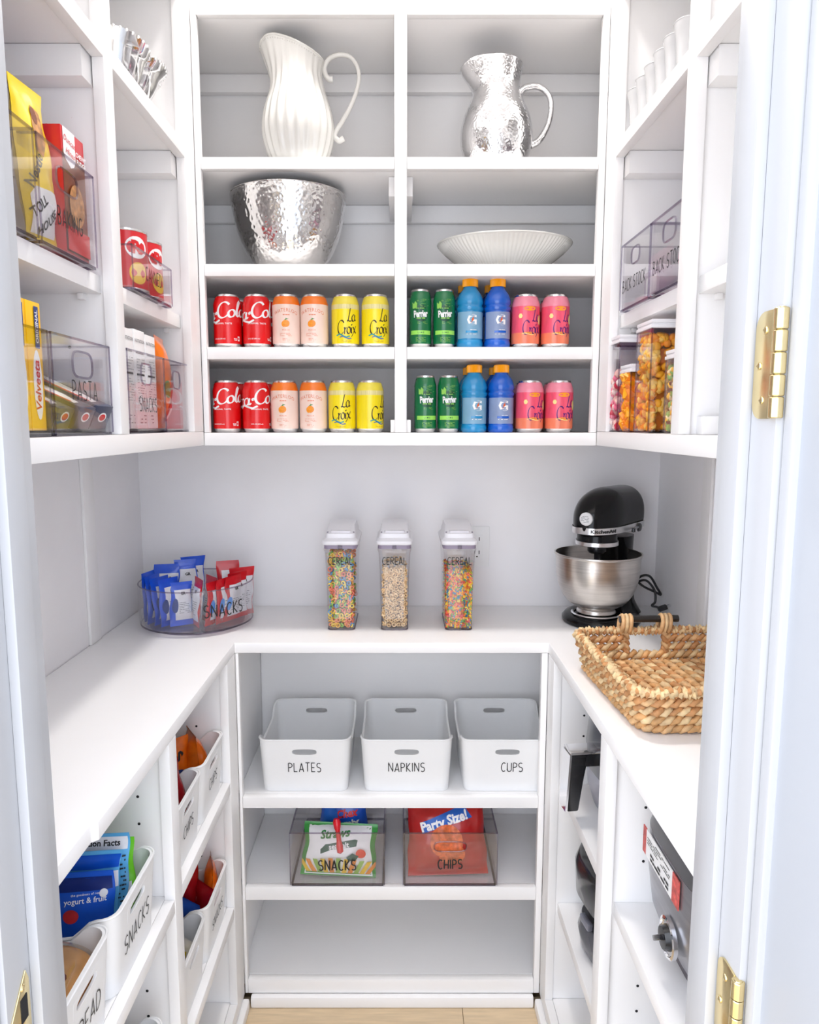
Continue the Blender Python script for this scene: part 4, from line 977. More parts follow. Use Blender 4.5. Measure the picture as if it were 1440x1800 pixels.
# cereal dispensers
def rrect(w, d, r, n=5):
    out = []
    for cx, cy, a0 in ((w/2-r, d-r, 0), (-w/2+r, d-r, 90), (-w/2+r, r, 180), (w/2-r, r, 270)):
        out += [(cx + r*math.cos(R(a0+90*i/n)), cy + r*math.sin(R(a0+90*i/n))) for i in range(n+1)]
    return out
def loft(mb, loops, cap0=True, cap1=True, mi=0):
    n = len(loops[0]); V = [p for L in loops for p in L]; F = []
    for j in range(len(loops)-1):
        for i in range(n): F.append((j*n+i, j*n+(i+1) % n, (j+1)*n+(i+1) % n, (j+1)*n+i))
    if cap0: F.append(tuple(range(n)))
    if cap1: F.append(tuple((len(loops)-1)*n+i for i in range(n)))
    return mb.add(V, F, mi)
DW = .158
def rl(w, d, r, z, y0=0.0): return [(x, y+y0, z) for x, y in rrect(w, d, r)]
LIDW = mat('dispenser_lid_white', (.85, .84, .87), .28, 0, 30, .015)
def dispenser(label, x, fill):
    t = thing('cereal_dispenser', label, 'cereal dispenser', (x, 1.722, ZK), 0, 'cereal dispensers in a row')
    loft(MB(), [rl(.066, DW, .010, .002), rl(.068, DW, .012, .006), rl(.074, DW+.004, .012, .15, -.002), rl(.080, DW+.008, .012, .198, -.004), rl(.086, DW+.012, .012, .207, -.006)], True, False).obj('body', ACRYL, t, ang=50)
    MB().tube(rl(.066, DW, .010, .0022), .0016, 6, close=True).obj('base_edge', ACRYLDARK, t)
    loft(MB(), [rl(.082, DW+.008, .012, .2075, -.004), rl(.082, DW+.008, .012, .217, -.004)]).obj('seal', mat('dispenser_seal_grey', S(150, 138, 158), .4, 0, 20, .04), t)
    MB().box(-.005, .005, -.009, -.004, .208, .216).obj('latch', mat('dispenser_latch', S(110, 100, 116), .4), t, bevel=.001)
    loft(MB(), [rl(.088, DW+.014, .013, .2175, -.007), rl(.091, DW+.018, .014, .221, -.009), rl(.090, DW+.016, .014, .227, -.008), rl(.076, DW, .012, .234, .004), rl(.074, DW-.004, .012, .244, .006), rl(.070, DW-.03, .012, .250, .024), rl(.066, DW-.06, .012, .262, .050)]).obj('lid', LIDW, t, ang=40)
    loft(MB(), [rl(.052, .040, .006, .2455, .010), rl(.050, .038, .006, .2505, .012)]).obj('pour_flap', mat('dispenser_flap', (.78, .76, .80), .25), t, ang=40)
    for sx in (-1, 1): MB().box(*sorted((sx*.030, sx*.034)), .014, .046, .2445, .2475).obj('hinge_gap', mat('dispenser_latch', S(110, 100, 116), .4), t)
    q = MB(); decal(q, hand_text('CEREAL', .0185, .0019, gap=.17, seed=len(label)), lambda u, v: (u, -.0006 - .0042*max(0, v-.006)/.2, v), (0, .168)); q.obj('lettering', BLACKINK, t)
    nm, lab, size, ms, kind, n, z1 = fill
    blob_fill(nm, lab, 'cereal', -.0325, .0325, .0022, DW-.004, .0065, z1, size, ms, kind, n, n, (x, 1.722, ZK, 0))
FRUIT = [mat('loop_%d' % i, S(*c), .6, 0, 90, .12) for i, c in enumerate([(246, 190, 80), (150, 200, 90), (240, 130, 100), (90, 150, 200), (250, 214, 90), (246, 160, 120)])] + [mat('loop_core', S(150, 96, 50), .7)]  # core coloured darker brown to paint the shade behind the ring holes
OATS = [mat('oat_%d' % i, S(*c), .6, 0, 90, .12) for i, c in enumerate([(234, 200, 150), (226, 188, 136), (240, 210, 166)])] + [mat('oat_core', S(140, 98, 56), .7)]  # oat core likewise darkened, shade between the rings put into its colour
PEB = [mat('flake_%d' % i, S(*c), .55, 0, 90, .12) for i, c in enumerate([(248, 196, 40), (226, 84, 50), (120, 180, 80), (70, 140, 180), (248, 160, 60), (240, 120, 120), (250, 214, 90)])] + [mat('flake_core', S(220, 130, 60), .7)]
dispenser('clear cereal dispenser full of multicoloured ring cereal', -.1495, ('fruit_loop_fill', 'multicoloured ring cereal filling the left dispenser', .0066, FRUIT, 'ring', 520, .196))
dispenser('clear cereal dispenser of tan oat rings in the middle', -.0155, ('oat_ring_fill', 'tan oat ring cereal filling the middle dispenser', .0060, OATS, 'ring', 640, .160))
dispenser('clear cereal dispenser of tiny multicoloured flakes beside the outlet', .1460, ('flake_fill', 'tiny multicoloured cereal flakes filling the right dispenser', .0040, PEB, 'flake', 1500, .150))
# wall outlet
t = thing('wall_outlet', 'white wall outlet behind the right cereal dispenser', 'outlet', (.2148, YB-.0005, 1.117))
MB().box(-.035, .035, -.005, 0, -.0575, .0575).obj('cover_plate', WPLAST, t, bevel=.002)
MB().box(-.0165, .0165, -.0075, -.005, -.034, .034).obj('receptacle', WPLAST, t, bevel=.0008)
for z in (.019, -.019):
    for x, h in ((-.006, .004), (.006, .005)): MB().box(x-.0011, x+.0011, -.0079, -.0074, z-h+.003, z+h+.003).obj('slot', HOLE, t)
    MB().lathe([(0, 0), (.0022, 0)], 10).xf(Matrix.Translation((0, -.0079, z-.009)) @ Matrix.Rotation(R(90), 4, 'X')).obj('slot', HOLE, t)

# stand mixer (nose towards local -y)
MB_ = mat('mixer_black_enamel', (.006, .006, .007), .16, 0, 20, .1, spec=.28)
STEEL = mat('brushed_steel_bowl', (.66, .63, .60), .30, 1, 8, .10, .015, 300, stretch=(1, 1, 30))
mx = thing('stand_mixer', 'black stand mixer with stainless steel bowl in the right back corner', 'stand mixer', (.541, 1.826, ZK), R(-40))
def baseout(k, z):
    out = []
    for i in range(48):
        a = 2*PI*i/48; x = math.sin(a); y = -math.cos(a)
        w = .100 if y < 0 else .100 - .008*y; x = math.copysign(abs(x)**.8, x) if y > 0 else x
        out.append((x*w*k, (y*.105 - .020 if y < 0 else y*.112 - .020)*k, z))
    return out
loft(MB(), [baseout(.97, 0), baseout(1, .004), baseout(1, .012), baseout(.93, .021), baseout(.80, .026)]).obj('base', MB_, mx, ang=60)
MB().lathe([(.060, .0262), (.064, .0285), (.060, .031), (.056, .0285)], 40, c=(0, -.052, 0)).obj('bowl_clamp_ring', CHROME, mx)
def colo(w, d, y, z, n=28): return [(w*math.copysign(abs(math.sin(2*PI*i/n))**.75, math.sin(2*PI*i/n)), y - d*math.copysign(abs(math.cos(2*PI*i/n))**.75, math.cos(2*PI*i/n)), z) for i in range(n)]
loft(MB(), [colo(.082, .064, .024, .022), colo(.066, .058, .040, .032), colo(.052, .048, .056, .045), colo(.042, .040, .064, .085), colo(.040, .038, .064, .14), colo(.043, .042, .056, .19), colo(.046, .050, .048, .222)]).obj('column', MB_, mx, ang=60)
bowlp = smooth_prof([(.030, .030), (.046, .030), (.050, .033), (.047, .041), (.052, .046), (.075, .062), (.094, .092), (.1035, .130), (.1065, .172), (.1075, .182)], 4)
MB().lathe(bowlp + [(.1105, .184), (.1105, .187), (.1065, .187), (.1045, .172), (.1015, .130), (.092, .093), (.073, .065), (.04, .052), (0, .05)], 56, c=(0, -.052, 0)).obj('mixing_bowl', STEEL, mx, ang=50)
def headp(u, v, off=0.0):
    """u around (0 = bottom, .5 = top), v nose to tail"""
    y = -.140 + .262*v
    s_ = (1 - max(0, 1-v/.42)**2.4)**.5 if v < .42 else 1
    s_ *= 1 if v < .88 else (1 - ((v-.88)/.12)**2*.45)
    a = 2*PI*u; cx, cz = math.sin(a), -math.cos(a)
    w = .060*s_ + off; zt = .071*s_*(1 - .06*abs(v-.5)) + off; zb = .048*(.35+.65*s_) + off
    z = .282 - .012*max(0, .42-v)/.42 + (zt*abs(cz)**.9 if cz > 0 else -zb*abs(cz)**.55)
    return (w*math.copysign(abs(cx)**.85, cx), y, z)
MB().grid(lambda u, v: headp(u, v), 56, 44, cu=True).add([headp(i/56, 1) for i in range(56)], [tuple(range(56))]).obj('head', MB_, mx, weld=True, ang=70)
# metal band along both sides and round the nose
def band(u, v):
    # u 0..1 runs tail(left) -> nose -> tail(right); v height
    side = -1 if u < .5 else 1; k = abs(u-.5)*2; vv = .012 + k**1.3*.968
    y = -.140 + .262*vv; s_ = (1 - max(0, 1-vv/.42)**2.4)**.5 if vv < .42 else 1
    s_ *= 1 if vv < .88 else (1 - ((vv-.88)/.12)**2*.45)
    w = .0592*s_ + .0022; z0 = .2515
    return (side*w if k > 1e-6 else 0, y - .0022*max(0, 1-k*3), z0 + (v-.5)*.016)
MB().grid(band, 80, 2).obj('trim_band', ALU, mx, ang=60)
f_ = lambda u, v: (lambda p: (p[0] + .0007, p[1]-.0009, p[2]))(band(.5 + u, .5 + v/.016))
q = MB(); tv = font_text('KitchenAid', .0085, .03, 1.02); decal(q, ([(a*2.9, b) for a, b in tv[0]], tv[1]), f_, (.080, -.004)); q.obj('lettering', BLACKINK, mx)
t2 = MB().lathe([(0, .004), (.014, .0035), (.0165, .001), (.0165, -.004)], 30).xf(Matrix.Translation((.004, -.138, .282)) @ Matrix.Rotation(R(90), 4, 'X')).obj('hub_cover', mat('hub_cover_white_metal', (.82, .82, .83), .3, 0, 30, .04), mx)
q = MB(); decal(q, lines2(-.011, .011, -.008, .010, 5, .3, 2, .85), lambda u, v: (u+.004, -.1424, v+.282)); q.obj('hub_print', GREYP, t2)
MB().lathe([(0, .208), (.050, .208), (.052, .212), (.052, .222), (.050, .226), (.050, .250), (0, .250)], 40, c=(0, -.062, 0)).obj('planetary_housing', MB_, mx)
MB().lathe([(.050, .2085), (.0535, .210), (.0535, .2195), (.050, .221)], 40, c=(0, -.062, 0)).obj('drip_ring', ALU, mx)
MB().lathe([(0, .170), (.007, .170), (.007, .185), (.020, .187), (.024, .192), (.024, .2085), (0, .2085)], 20, c=(0, -.060, 0)).obj('beater_shaft', BLACKP, mx)
MB().tube([(.062, .030, .249), (.070, .018, .247), (.073, -.002, .246)], .003, 8).obj('speed_lever', CHROME, mx); MB().lathe([(0, -.006), (.005, -.004), (.005, .004), (0, .006)], 12, c=(.073, -.008, .246)).obj('lever_knob', BLACKP, mx)
MB().lathe([(0, .006), (.010, .005), (.012, 0)], 20).xf(Matrix.Translation((.061, .056, .246)) @ Matrix.Rotation(R(90), 4, 'Y')).obj('attachment_knob', BLACKP, mx)
iM = (Matrix.Translation((.541, 1.826, ZK)) @ Matrix.Rotation(R(-40), 4, 'Z')).inverted()
cord = catmull([(.640, 1.905, 1.00), (.648, 1.88, 1.045), (.672, 1.87, 1.052), (.694, 1.87, 1.020), (.706, 1.872, 1.000), (.690, 1.868, 1.008), (.660, 1.872, 1.022), (.646, 1.876, 1.035), (.664, 1.866, 1.040), (.684, 1.860, 1.015), (.686, 1.856, .985), (.676, 1.852, .975), (.690, 1.846, .972)], 6)
MB().tube([tuple(iM @ p) for p in cord], .0032, 7).obj('power_cord', BLACKM, mx)
pl = MB().box(-.010, .014, -.007, .007, -.006, .006).xf(iM @ Matrix.Translation((.699, 1.842, .970)) @ Matrix.Rotation(R(-20), 4, 'Y')).obj('plug', BLACKM, mx, bevel=.002)
for dy in (-.004, .004): MB().box(.014, .028, dy-.0008, dy+.0008, -.003, .003).xf(iM @ Matrix.Translation((.699, 1.842, .970)) @ Matrix.Rotation(R(-20), 4, 'Y')).obj('prong', CHROME, pl)

# woven tray
tr = thing('woven_tray', 'rectangular woven water hyacinth tray with black handle bar on the right counter', 'tray', (.548, 1.290, ZK), R(3))
SEA = [mat('hyacinth_%d' % i, S(*c), .62, 0, 55, .28, .25, 120, stretch=(1, 1, 1)) for i, c in enumerate([(230, 186, 134), (218, 168, 112), (238, 202, 154), (204, 148, 96)])]
def rope(path, r, pitch, closed, mi, name, strands=2, wob=.0012, seed=0):
    P = [Vector(p) for p in path]; rnd = random.Random(seed)
    if closed: P = P + [P[0]]
    D = [0]
    for a, b in zip(P, P[1:]): D.append(D[-1] + (b-a).length)
    L = D[-1]; n = max(8, int(L/.0075)); turns = max(1, round(L/pitch)); out = MB()
    def at(s):
        for i in range(len(D)-1):
            if s <= D[i+1] + 1e-9:
                k = (s-D[i])/max(1e-9, D[i+1]-D[i]); return P[i].lerp(P[i+1], k), (P[i+1]-P[i]).normalized()
        return P[-1], (P[-1]-P[-2]).normalized()
    for st in range(strands):
        pts = []; rs = []
        for i in range(n if closed else n+1):
            p, tg = at(L*i/n); a = 2*PI*(turns*i/n + st/strands)
            sd = tg.cross(Vector((0, 0, 1)))
            if sd.length < .1: sd = tg.cross(Vector((0, 1, 0)))
            sd.normalize(); up = sd.cross(tg)
            pts.append(p + (sd*math.cos(a) + up*math.sin(a))*r*.55 + Vector((rnd.uniform(-1, 1), rnd.uniform(-1, 1), rnd.uniform(-1, 1)))*wob)
            rs.append(r*rnd.uniform(.52, .70))
        out.tube(pts, rs, 6, close=closed, mi=st % 2)
    o = out.obj(name, [SEA[mi % 4], SEA[(mi+1) % 4]], tr, ang=80)
    return o
hx, hy = .152, .158
def loop(o, z, r=.03):
    a, b = hx+o, hy+o; pts = []
    for cx, cy, a0 in ((a-r, b-r, 0), (-a+r, b-r, 90), (-a+r, -b+r, 180), (a-r, -b+r, 270)):
        pts += [(cx + r*math.cos(R(a0+22.5*i)), cy + r*math.sin(R(a0+22.5*i)), z) for i in range(5)]
    return pts
for k in range(2): rope(loop(.002+.004*k, .0105+.0165*k), .0098, .030, True, k, 'woven_row', seed=k)
gx0, gx1 = -.060, .025
for k in range(2, 4):
    L = loop(.002+.004*k, .0105+.0165*k); far = hy+.002+.004*k
    # loop starts at the right far corner; break it at the handle opening
    path = [(gx0, far, L[0][2])] + L[5:] + L[:5] + [(gx1, far, L[0][2])]
    rope(path, .0092, .030, False, k, 'woven_row', seed=k+5)
for x in (gx0, gx1): rope([(x, hy+.006, .028), (x, hy+.016, .074)], .0085, .022, False, 3, 'handle_post', seed=int(x*1000))
rope(loop(.018, .0765), .0098, .016, True, 2, 'rim', seed=12, strands=3)
MB().tube([(gx0-.012, hy+.020, .101), (gx1+.030, hy+.020, .101)], .0075, 14).obj('handle_bar', mat('handle_dark_wood', (.018, .016, .015), .3, 0, 30, .2, coat=.2), tr)
for x in (gx0, gx1):
    for j in range(3):
        MB().tube([(x + (j-1)*.0085 + .002*math.sin(a), hy+.019+.0125*math.cos(a), .0905+.0195*math.sin(a)) for a in [2*PI*i/16 for i in range(16)]], .0042, 6, close=True).obj('handle_wrap', SEA[(j*2) % 4], tr)
nf = 15
for i in range(nf):
    x = -hx+.012 + (2*hx-.024)*i/(nf-1)
    rope([(x, -hy+.006, .012), (x, hy-.006, .012)], .0105, .042, False, i, 'floor_strand', seed=30+i)
for y in (-.09, .0, .09): rope([(-hx+.01, y, .005), (hx-.01, y, .005)], .005, .05, False, 1, 'under_strand', seed=70+int(y*100))
# ------------------------------------------------------------------ lower shelves
ZA, ZBs = .5565, .3195
GW = 'white bins on the back base shelf'
white_bin('white bin lettered PLATES on the back base shelf', .226, .262, .136, (-.2365, 1.641, ZA), 0, 'PLATES', .0235, GW, seed=21)
white_bin('white bin lettered NAPKINS on the back base shelf', .226, .262, .136, (.0145, 1.641, ZA), 0, 'NAPKINS', .0235, GW, seed=22)
white_bin('white bin lettered CUPS on the back base shelf', .226, .262, .136, (.2620, 1.641, ZA), 0, 'CUPS', .0235, GW, seed=23, tx=.012)
GC = 'clear bins on the middle back base shelf'
clear_bin('clear bin lettered SNACKS under the white bins', .234, .30, .141, (-.157, 1.6245, ZBs), 0, 'SNACKS', .026, GC, handle=False, tz=.40, seed=31, tw=.0034)
clear_bin('clear bin lettered CHIPS under the white bins', .233, .30, .141, (.1225, 1.6245, ZBs), 0, 'CHIPS', .024, GC, tz=.42, seed=32, tw=.0034, hhw=.040, hhh=.013)
BAGG = mat('bag_green', S(50, 150, 60), .3, 0, 30, .1, coat=.3); BAGR = mat('bag_crimson', S(176, 26, 26), .3, 0, 30, .12, coat=.35); BAGB = mat('bag_blue', S(24, 84, 190), .3, 0, 30, .12, coat=.35)
DKG = mat('print_dark_green', S(20, 84, 72), .4); TOM = mat('print_tomato', S(226, 70, 40), .4); STR1 = mat('print_straw_yellow', S(246, 206, 60), .4); STR2 = mat('print_straw_orange', S(240, 150, 60), .4); STR3 = mat('print_straw_green', S(150, 190, 90), .4); BLUP = mat('print_blue', S(26, 96, 190), .4); CHIPP = mat('print_chip_orange', S(222, 110, 60), .4, 0, 90, .35)
straw = []
for i in range(11):
    x = -.075 + .015*i; a = R(90 + (5-i)*7); c, s_ = math.cos(a), math.sin(a); L_ = .046 - .0012*abs(i-5)
    straw.append(('straw_print', poly2([(x-.006, .012), (x+.006, .012), (x+.006+L_*c, .012+L_*s_), (x-.006+L_*c, .012+L_*s_)]), (0, 0), 0, (STR1, STR2, STR3)[i % 3]))
vb = pouch('snack_bag', 'green and white vegetable straw bag in the SNACKS bin', 'bag', .192, .146, .070, BAGG, (-.158, 1.652, ZBs+.009), (R(-20), R(3), 0), [
    ('white_panel', poly2([(-.086, .004), (-.082, .138), (.080, .141), (.088, .004)]), (0, 0), 0, WHITEINK), ('banner', poly2([(-.050, .078), (-.038, .092), (.040, .108), (.048, .106), (.046, .090), (-.030, .078), (-.048, .066)]), (0, 0), 0, DKG),
    ('lettering', font_text('sea salt', .013, .03), (0, .084), R(9), WHITEINK), ('lettering', script_text('c', .001, .0005), (0, .001), 0, GREENP), ('lettering', font_text('Straws', .020, .03, 1, .3), (-.012, .111), R(8), GREENP)] + straw + [
    ('tomato_print', disc2(.058, .072, .013, .012), (0, 0), 0, TOM), ('leaf_print', poly2([(.020, .062), (.036, .074), (.052, .066), (.044, .054), (.026, .052)]), (0, 0), 0, DKG)], seed=3, wr=.004)
vb.scale = (1, 1, .86)
pouch('snack_bag', 'blue snack mix bag behind the vegetable straws', 'bag', .130, .190, .05, BAGB, (-.150, 1.740, ZBs+.009), (R(-2), 0, 0), [
    ('lettering', font_text('Chex', .019, .04, 1, .2), (.014, .118), R(6), REDP), ('lettering', font_text('mix', .019, .05), (.026, .093), R(6), WHITEINK), ('mix_print', disc2(-.036, .115, .022, .03), (0, 0), 0, BLUP)], seed=6)
cp = thing('bag_clip', 'red clip on the blue snack mix bag', 'clip', (-.150, 1.640, ZBs+.075)); cp.rotation_euler = (R(-14), R(-8), 0)
MB().lathe([(0, 0), (.008, .006), (.0085, .020), (.006, .034), (.0055, .056), (.009, .066), (.010, .078), (.007, .086), (0, .088)], 16).obj('clip_body', mat('clip_red', S(226, 20, 40), .25, 0, 30, .04, coat=.3), cp)
pouch('chip_bag', 'large crimson party size chip bag in the CHIPS bin', 'bag', .205, .194, .088, BAGR, (.120, 1.657, ZBs+.009), (R(-17), R(-2), 0), [
    ('banner', poly2([(-.066, .108), (-.062, .136), (.030, .166), (.052, .166), (.070, .142), (-.010, .124)]), (0, 0), 0, BLUP), ('lettering', font_text('Party Size!', .0215, .04), (-.004, .126), R(13), WHITEINK),
    ('chip_print', disc2(-.002, .090, .044, .040), (0, 0), 0, CHIPP), ('chip_print', disc2(.010, .060, .034, .028), (0, 0), 0, CHIPP), ('small_print', lines2(.045, .080, .168, .180, 2, .5, 3, .8), (0, 0), R(-4), WHITEINK)], seed=9, wr=.005)
# --- left base shelves
GLB_ = 'white bins on the left base shelves'; XB = -.403; ZS1, ZS2 = .6345, .3215; ZR1, ZR2 = .6225, .3215
ORG = mat('bag_orange_gloss', S(236, 110, 14), .25, 0, 26, .18, coat=.4); REDG = mat('bag_deep_red', S(164, 14, 24), .25, 0, 26, .15, coat=.4); BREADM = mat('bread_crust', S(214, 160, 100), .6, 0, 30, .2); BAGCL = clear('bread_bag_film', (.95, .93, .90)); LIMEB = mat('bag_lime', S(120, 214, 40), .3, 0, 30, .1, coat=.3)
white_bin('white bin lettered CHIPS with a red bag, upper left base shelf', .176, .245, .130, (XB, 1.2685, ZS1), LB, 'CHIPS', .024, GLB_, seed=41)
white_bin('white bin with orange bags at the far end of the upper left base shelf', .176, .245, .130, (XB, 1.4475, ZS1), LB, 'CHIPS', .024, GLB_, seed=42)
pouch('chip_bag', 'glossy deep red bag in the white CHIPS bin', 'bag', .075, .160, .036, REDG, (-.448, 1.314, ZS1+.004), (R(-4), R(-6), LB+R(-35)), [('lettering', font_text('S', .03, .04), (-.03, .05), 0, WHITEINK)], seed=12)
pouch('chip_bag', 'orange snack bag in the far upper left bin, farther from the counter post', 'bag', .085, .145, .05, ORG, (-.452, 1.490, ZS1+.004), (R(-4), R(4), LB+R(30)), [('food_print', disc2(.02, .07, .018, .03), (0, 0), 0, BRN)], seed=13)
pouch('chip_bag', 'orange snack bag with black print in the far upper left bin', 'bag', .110, .142, .045, ORG, (-.500, 1.440, ZS1+.004), (R(-3), R(-4), R(40)), [('lettering', font_text('S', .020, .05), (.022, .10), R(-50), BLACKINK), ('chip_print', disc2(.022, .06, .02, .02), (0, 0), 0, NAVY)], seed=14)
white_bin('white bin lettered SNACKS with orange wrappers, lower left base shelf', .176, .245, .130, (XB, 1.4450, ZS2), LB, 'SNACKS', .024, GLB_, seed=43)
white_bin('white bin of wrappers beside the post on the lower left base shelf', .172, .245, .130, (XB, 1.2665, ZS2), LB, None, .024, GLB_, seed=44)
for i, (x, y, a, ti, m, hh) in enumerate([(-.440, 1.492, 20, 4, ORG, .135), (-.470, 1.490, 10, -6, ORG, .150), (-.478, 1.450, -8, 4, REDG, .150), (-.510, 1.480, 30, -8, ORG, .165), (-.535, 1.440, -20, 8, ORG, .175), (-.436, 1.440, 50, 3, REDG, .112), (-.452, 1.402, 60, -4, BAGB, .112)]):
    pouch('snack_wrapper', ('orange wrapper at the far front corner of', 'orange wrapper second from the front in', 'red wrapper in the middle of', 'tall orange wrapper behind the front ones in', 'tallest orange wrapper at the back of', 'small red wrapper at the front of', 'small blue wrapper low in')[i] + ' the lower left SNACKS bin', 'snack pack', .068, hh*1.12, .034, m, (x, y, ZS2+.004), (R(ti), R(ti/2), LB+R(a)), [('print', disc2(.006, hh*.55, .014, .022), (0, 0), 0, (YELP, REDP, WHITEINK)[i % 3]), ('small_print', lines2(-.018, .018, hh*.28, hh*.38, 2, .5, i, .8), (0, 0), 0, WHITEINK)], seed=50+i, group='wrappers in the lower left SNACKS bin')
for i, (x, y, a, m) in enumerate([(-.440, 1.290, 60, FOILW), (-.455, 1.262, 70, YEL), (-.480, 1.232, 65, BLUEB)]):
    pouch('snack_wrapper', ('white wrapper in the lower left bin beside the post', 'yellow wrapper in the lower left bin beside the post', 'blue wrapper in the lower left bin beside the post')[i], 'snack pack', .055, .125, .022, m, (x, y, ZS2+.004), (0, R(-6), LB+R(a)), [('print', disc2(0, .07, .012, .02), (0, 0), 0, NAVY)], seed=70+i, group='wrappers in the lower left bin')
white_bin('white bin lettered SNACKS with blue bags, near upper left base shelf', .176, .245, .130, (XB, 1.0030, ZS1), LB, 'SNACKS', .028, GLB_, seed=45)
white_bin('white bin lettered BREAD beside the left door jamb', .158, .245, .130, (XB, .8275, ZS1), LB, 'BREAD', .028, GLB_, seed=46)
YBL = mat('bag_royal_blue', S(14, 84, 196), .3, 0, 16, .12, coat=.35); YNV = mat('bag_navy', S(8, 36, 110), .3, 0, 30, .1); YLB = mat('bag_sky_blue', S(90, 170, 220), .3, 0, 16, .15, coat=.3); STRAW = mat('print_strawberry', S(190, 40, 40), .4, 0, 60, .3)
pouch('fruit_snack_bag', 'royal blue yogurt and fruit bag at the front of the near SNACKS bin', 'bag', .150, .160, .024, YBL, (-.500, .962, ZS1+.004), (R(-4), 0, R(6)), [
    ('navy_panel', rect2(-.072, .072, .134, .152, 10, 5), (0, 0), 0, YNV), ('lettering', font_text('yogurt & fruit', .0078, .012, 1.0), (.034, .1175), R(2), WHITEINK), ('lettering', font_text('the goodness of real', .0032, .01, 1.1), (.034, .1285), R(2), WHITEINK),
    ('berry_print', disc2(.060, .130, .006, .006), (0, 0), 0, FOILW), ('strawberry_print', disc2(.014, .100, .012, .010), (0, 0), 0, STRAW), ('small_print', lines2(.01, .05, .04, .06, 4, .3, 3, .8), (0, 0), 0, YLB)], seed=15, wr=.002)
pouch('fruit_snack_bag', 'sky blue bag second in the near SNACKS bin', 'bag', .142, .176, .020, YLB, (-.497, .990, ZS1+.004), (R(-3), 0, R(6)), [('blue_band', rect2(-.070, .070, .150, .170, 10, 3), (0, 0), 0, YBL), ('white_panel', rect2(-.070, .070, .12, .145, 10, 3), (0, 0), 0, FOILW)], seed=16, wr=.002)
pouch('fruit_snack_bag', 'pale blue bag with nutrition panel third in the near SNACKS bin', 'bag', .138, .190, .018, YLB, (-.492, 1.016, ZS1+.004), (R(-2), 0, R(5)), [('white_panel', rect2(-.030, .066, .165, .185, 8, 3), (0, 0), 0, FOILW), ('lettering', font_text('Nutrition Facts', .0085, .03), (.018, .172), 0, BLACKINK), ('small_print', lines2(.045, .066, .08, .16, 12, .4, 5, .8), (0, 0), 0, BLACKINK)], seed=17, wr=.002)
pouch('fruit_snack_bag', 'lime green bag at the back of the near SNACKS bin', 'bag', .110, .170, .022, LIMEB, (-.478, 1.040, ZS1+.004), (R(-2), 0, R(4)), [('white_panel', rect2(.02, .05, .03, .10, 5, 5), (0, 0), 0, FOILW)], seed=18, wr=.002)
bl = thing('bread_loaf', 'bagged sandwich bread loaf in the BREAD bin', 'bread', (-.498, .836, ZS1+.004))
def loaf(w, d, h, off):
    def f(u, v):
        a = 2*PI*u; c, s_ = math.cos(a), math.sin(a); e = (1-abs(2*v-1)**5)**.5*.25+.75
        return (w/2*math.copysign(abs(c)**.6, c)*e*off, (v-.5)*d*off, h*.5 + h*.5*math.copysign(abs(s_)**(.7), s_)*e*off)
    m = MB().grid(f, 32, 16, cu=True); m.add([f(i/32, 0) for i in range(32)], [tuple(range(32))]); m.add([f(i/32, 1) for i in range(32)], [tuple(range(32))]); return m
loaf(.17, .124, .114, 1).obj('loaf', BREADM, bl, weld=True); loaf(.175, .128, .117, 1.01).obj('bag_film', BAGCL, bl, weld=True)
q = MB(); decal(q, disc2(.03, .02, .018, .012), lambda u, v: (u, v, .1195)); q.obj('bag_print', NAVY, bl)
MB().lathe([(0, .112), (.010, .111), (.014, .107), (.012, .1055), (0, .1055)], 14, c=(.058, -.02, .012)).obj('bag_tie', mat('tie_dark_red', S(90, 20, 26), .5), bl)
white_bin('white bin peeking up on the near lower left base shelf', .176, .245, .130, (XB, 1.003, ZS2), LB, None, group=GLB_)
# --- right base shelves: appliances
af = thing('air_fryer', 'black and grey air fryer with chrome trimmed handle under the right counter', 'air fryer', (.533, 1.425, ZR1), R(-83))
GUN = mat('dark_grey_gloss', S(64, 66, 76), .22, 0, 20, .06, coat=.4); GREYM = mat('mid_grey_metal', S(150, 152, 166), .3, .6, 20, .06)
def sq(w, d, z, e=.62, n=40, y=0): return [(w*math.copysign(abs(math.sin(2*PI*i/n))**e, math.sin(2*PI*i/n)), y - d*math.copysign(abs(math.cos(2*PI*i/n))**e, math.cos(2*PI*i/n)), z) for i in range(n)]
loft(MB(), [sq(.085, .085, 0), sq(.105, .105, .012), sq(.115, .118, .055), sq(.118, .122, .10)]).obj('lower_body', GREYM, af, ang=60)
loft(MB(), [sq(.119, .123, .1005), sq(.119, .124, .15), sq(.117, .120, .19), sq(.112, .116, .225)]).obj('basket_front', GUN, af, ang=60)
loft(MB(), [sq(.106, .110, .2255), sq(.112, .126, .236), sq(.108, .128, .262), sq(.085, .098, .284), sq(.04, .05, .291)]).obj('control_head', BLACKP, af, ang=60)
MB().box(-.020, .020, -.1285, -.126, .245, .262).obj('display', GREYM, af)
MB().box(-.021, .021, -.185, -.118, .130, .158).obj('handle_arm', BLACKP, af, bevel=.006)
loft(MB(), [[(x, y - .178, z) for x, y, z in ((-.018, -.012, .032), (.018, -.012, .032), (.018, .014, .032), (-.018, .014, .032))], [(x, y - .172, z) for x, y, z in ((-.021, -.015, .10), (.021, -.015, .10), (.021, .016, .10), (-.021, .016, .10))], [(x, y - .166, z) for x, y, z in ((-.021, -.018, .158), (.021, -.018, .158), (.021, .020, .158), (-.021, .020, .158))]]).obj('handle_grip', BLACKP, af, bevel=.005)
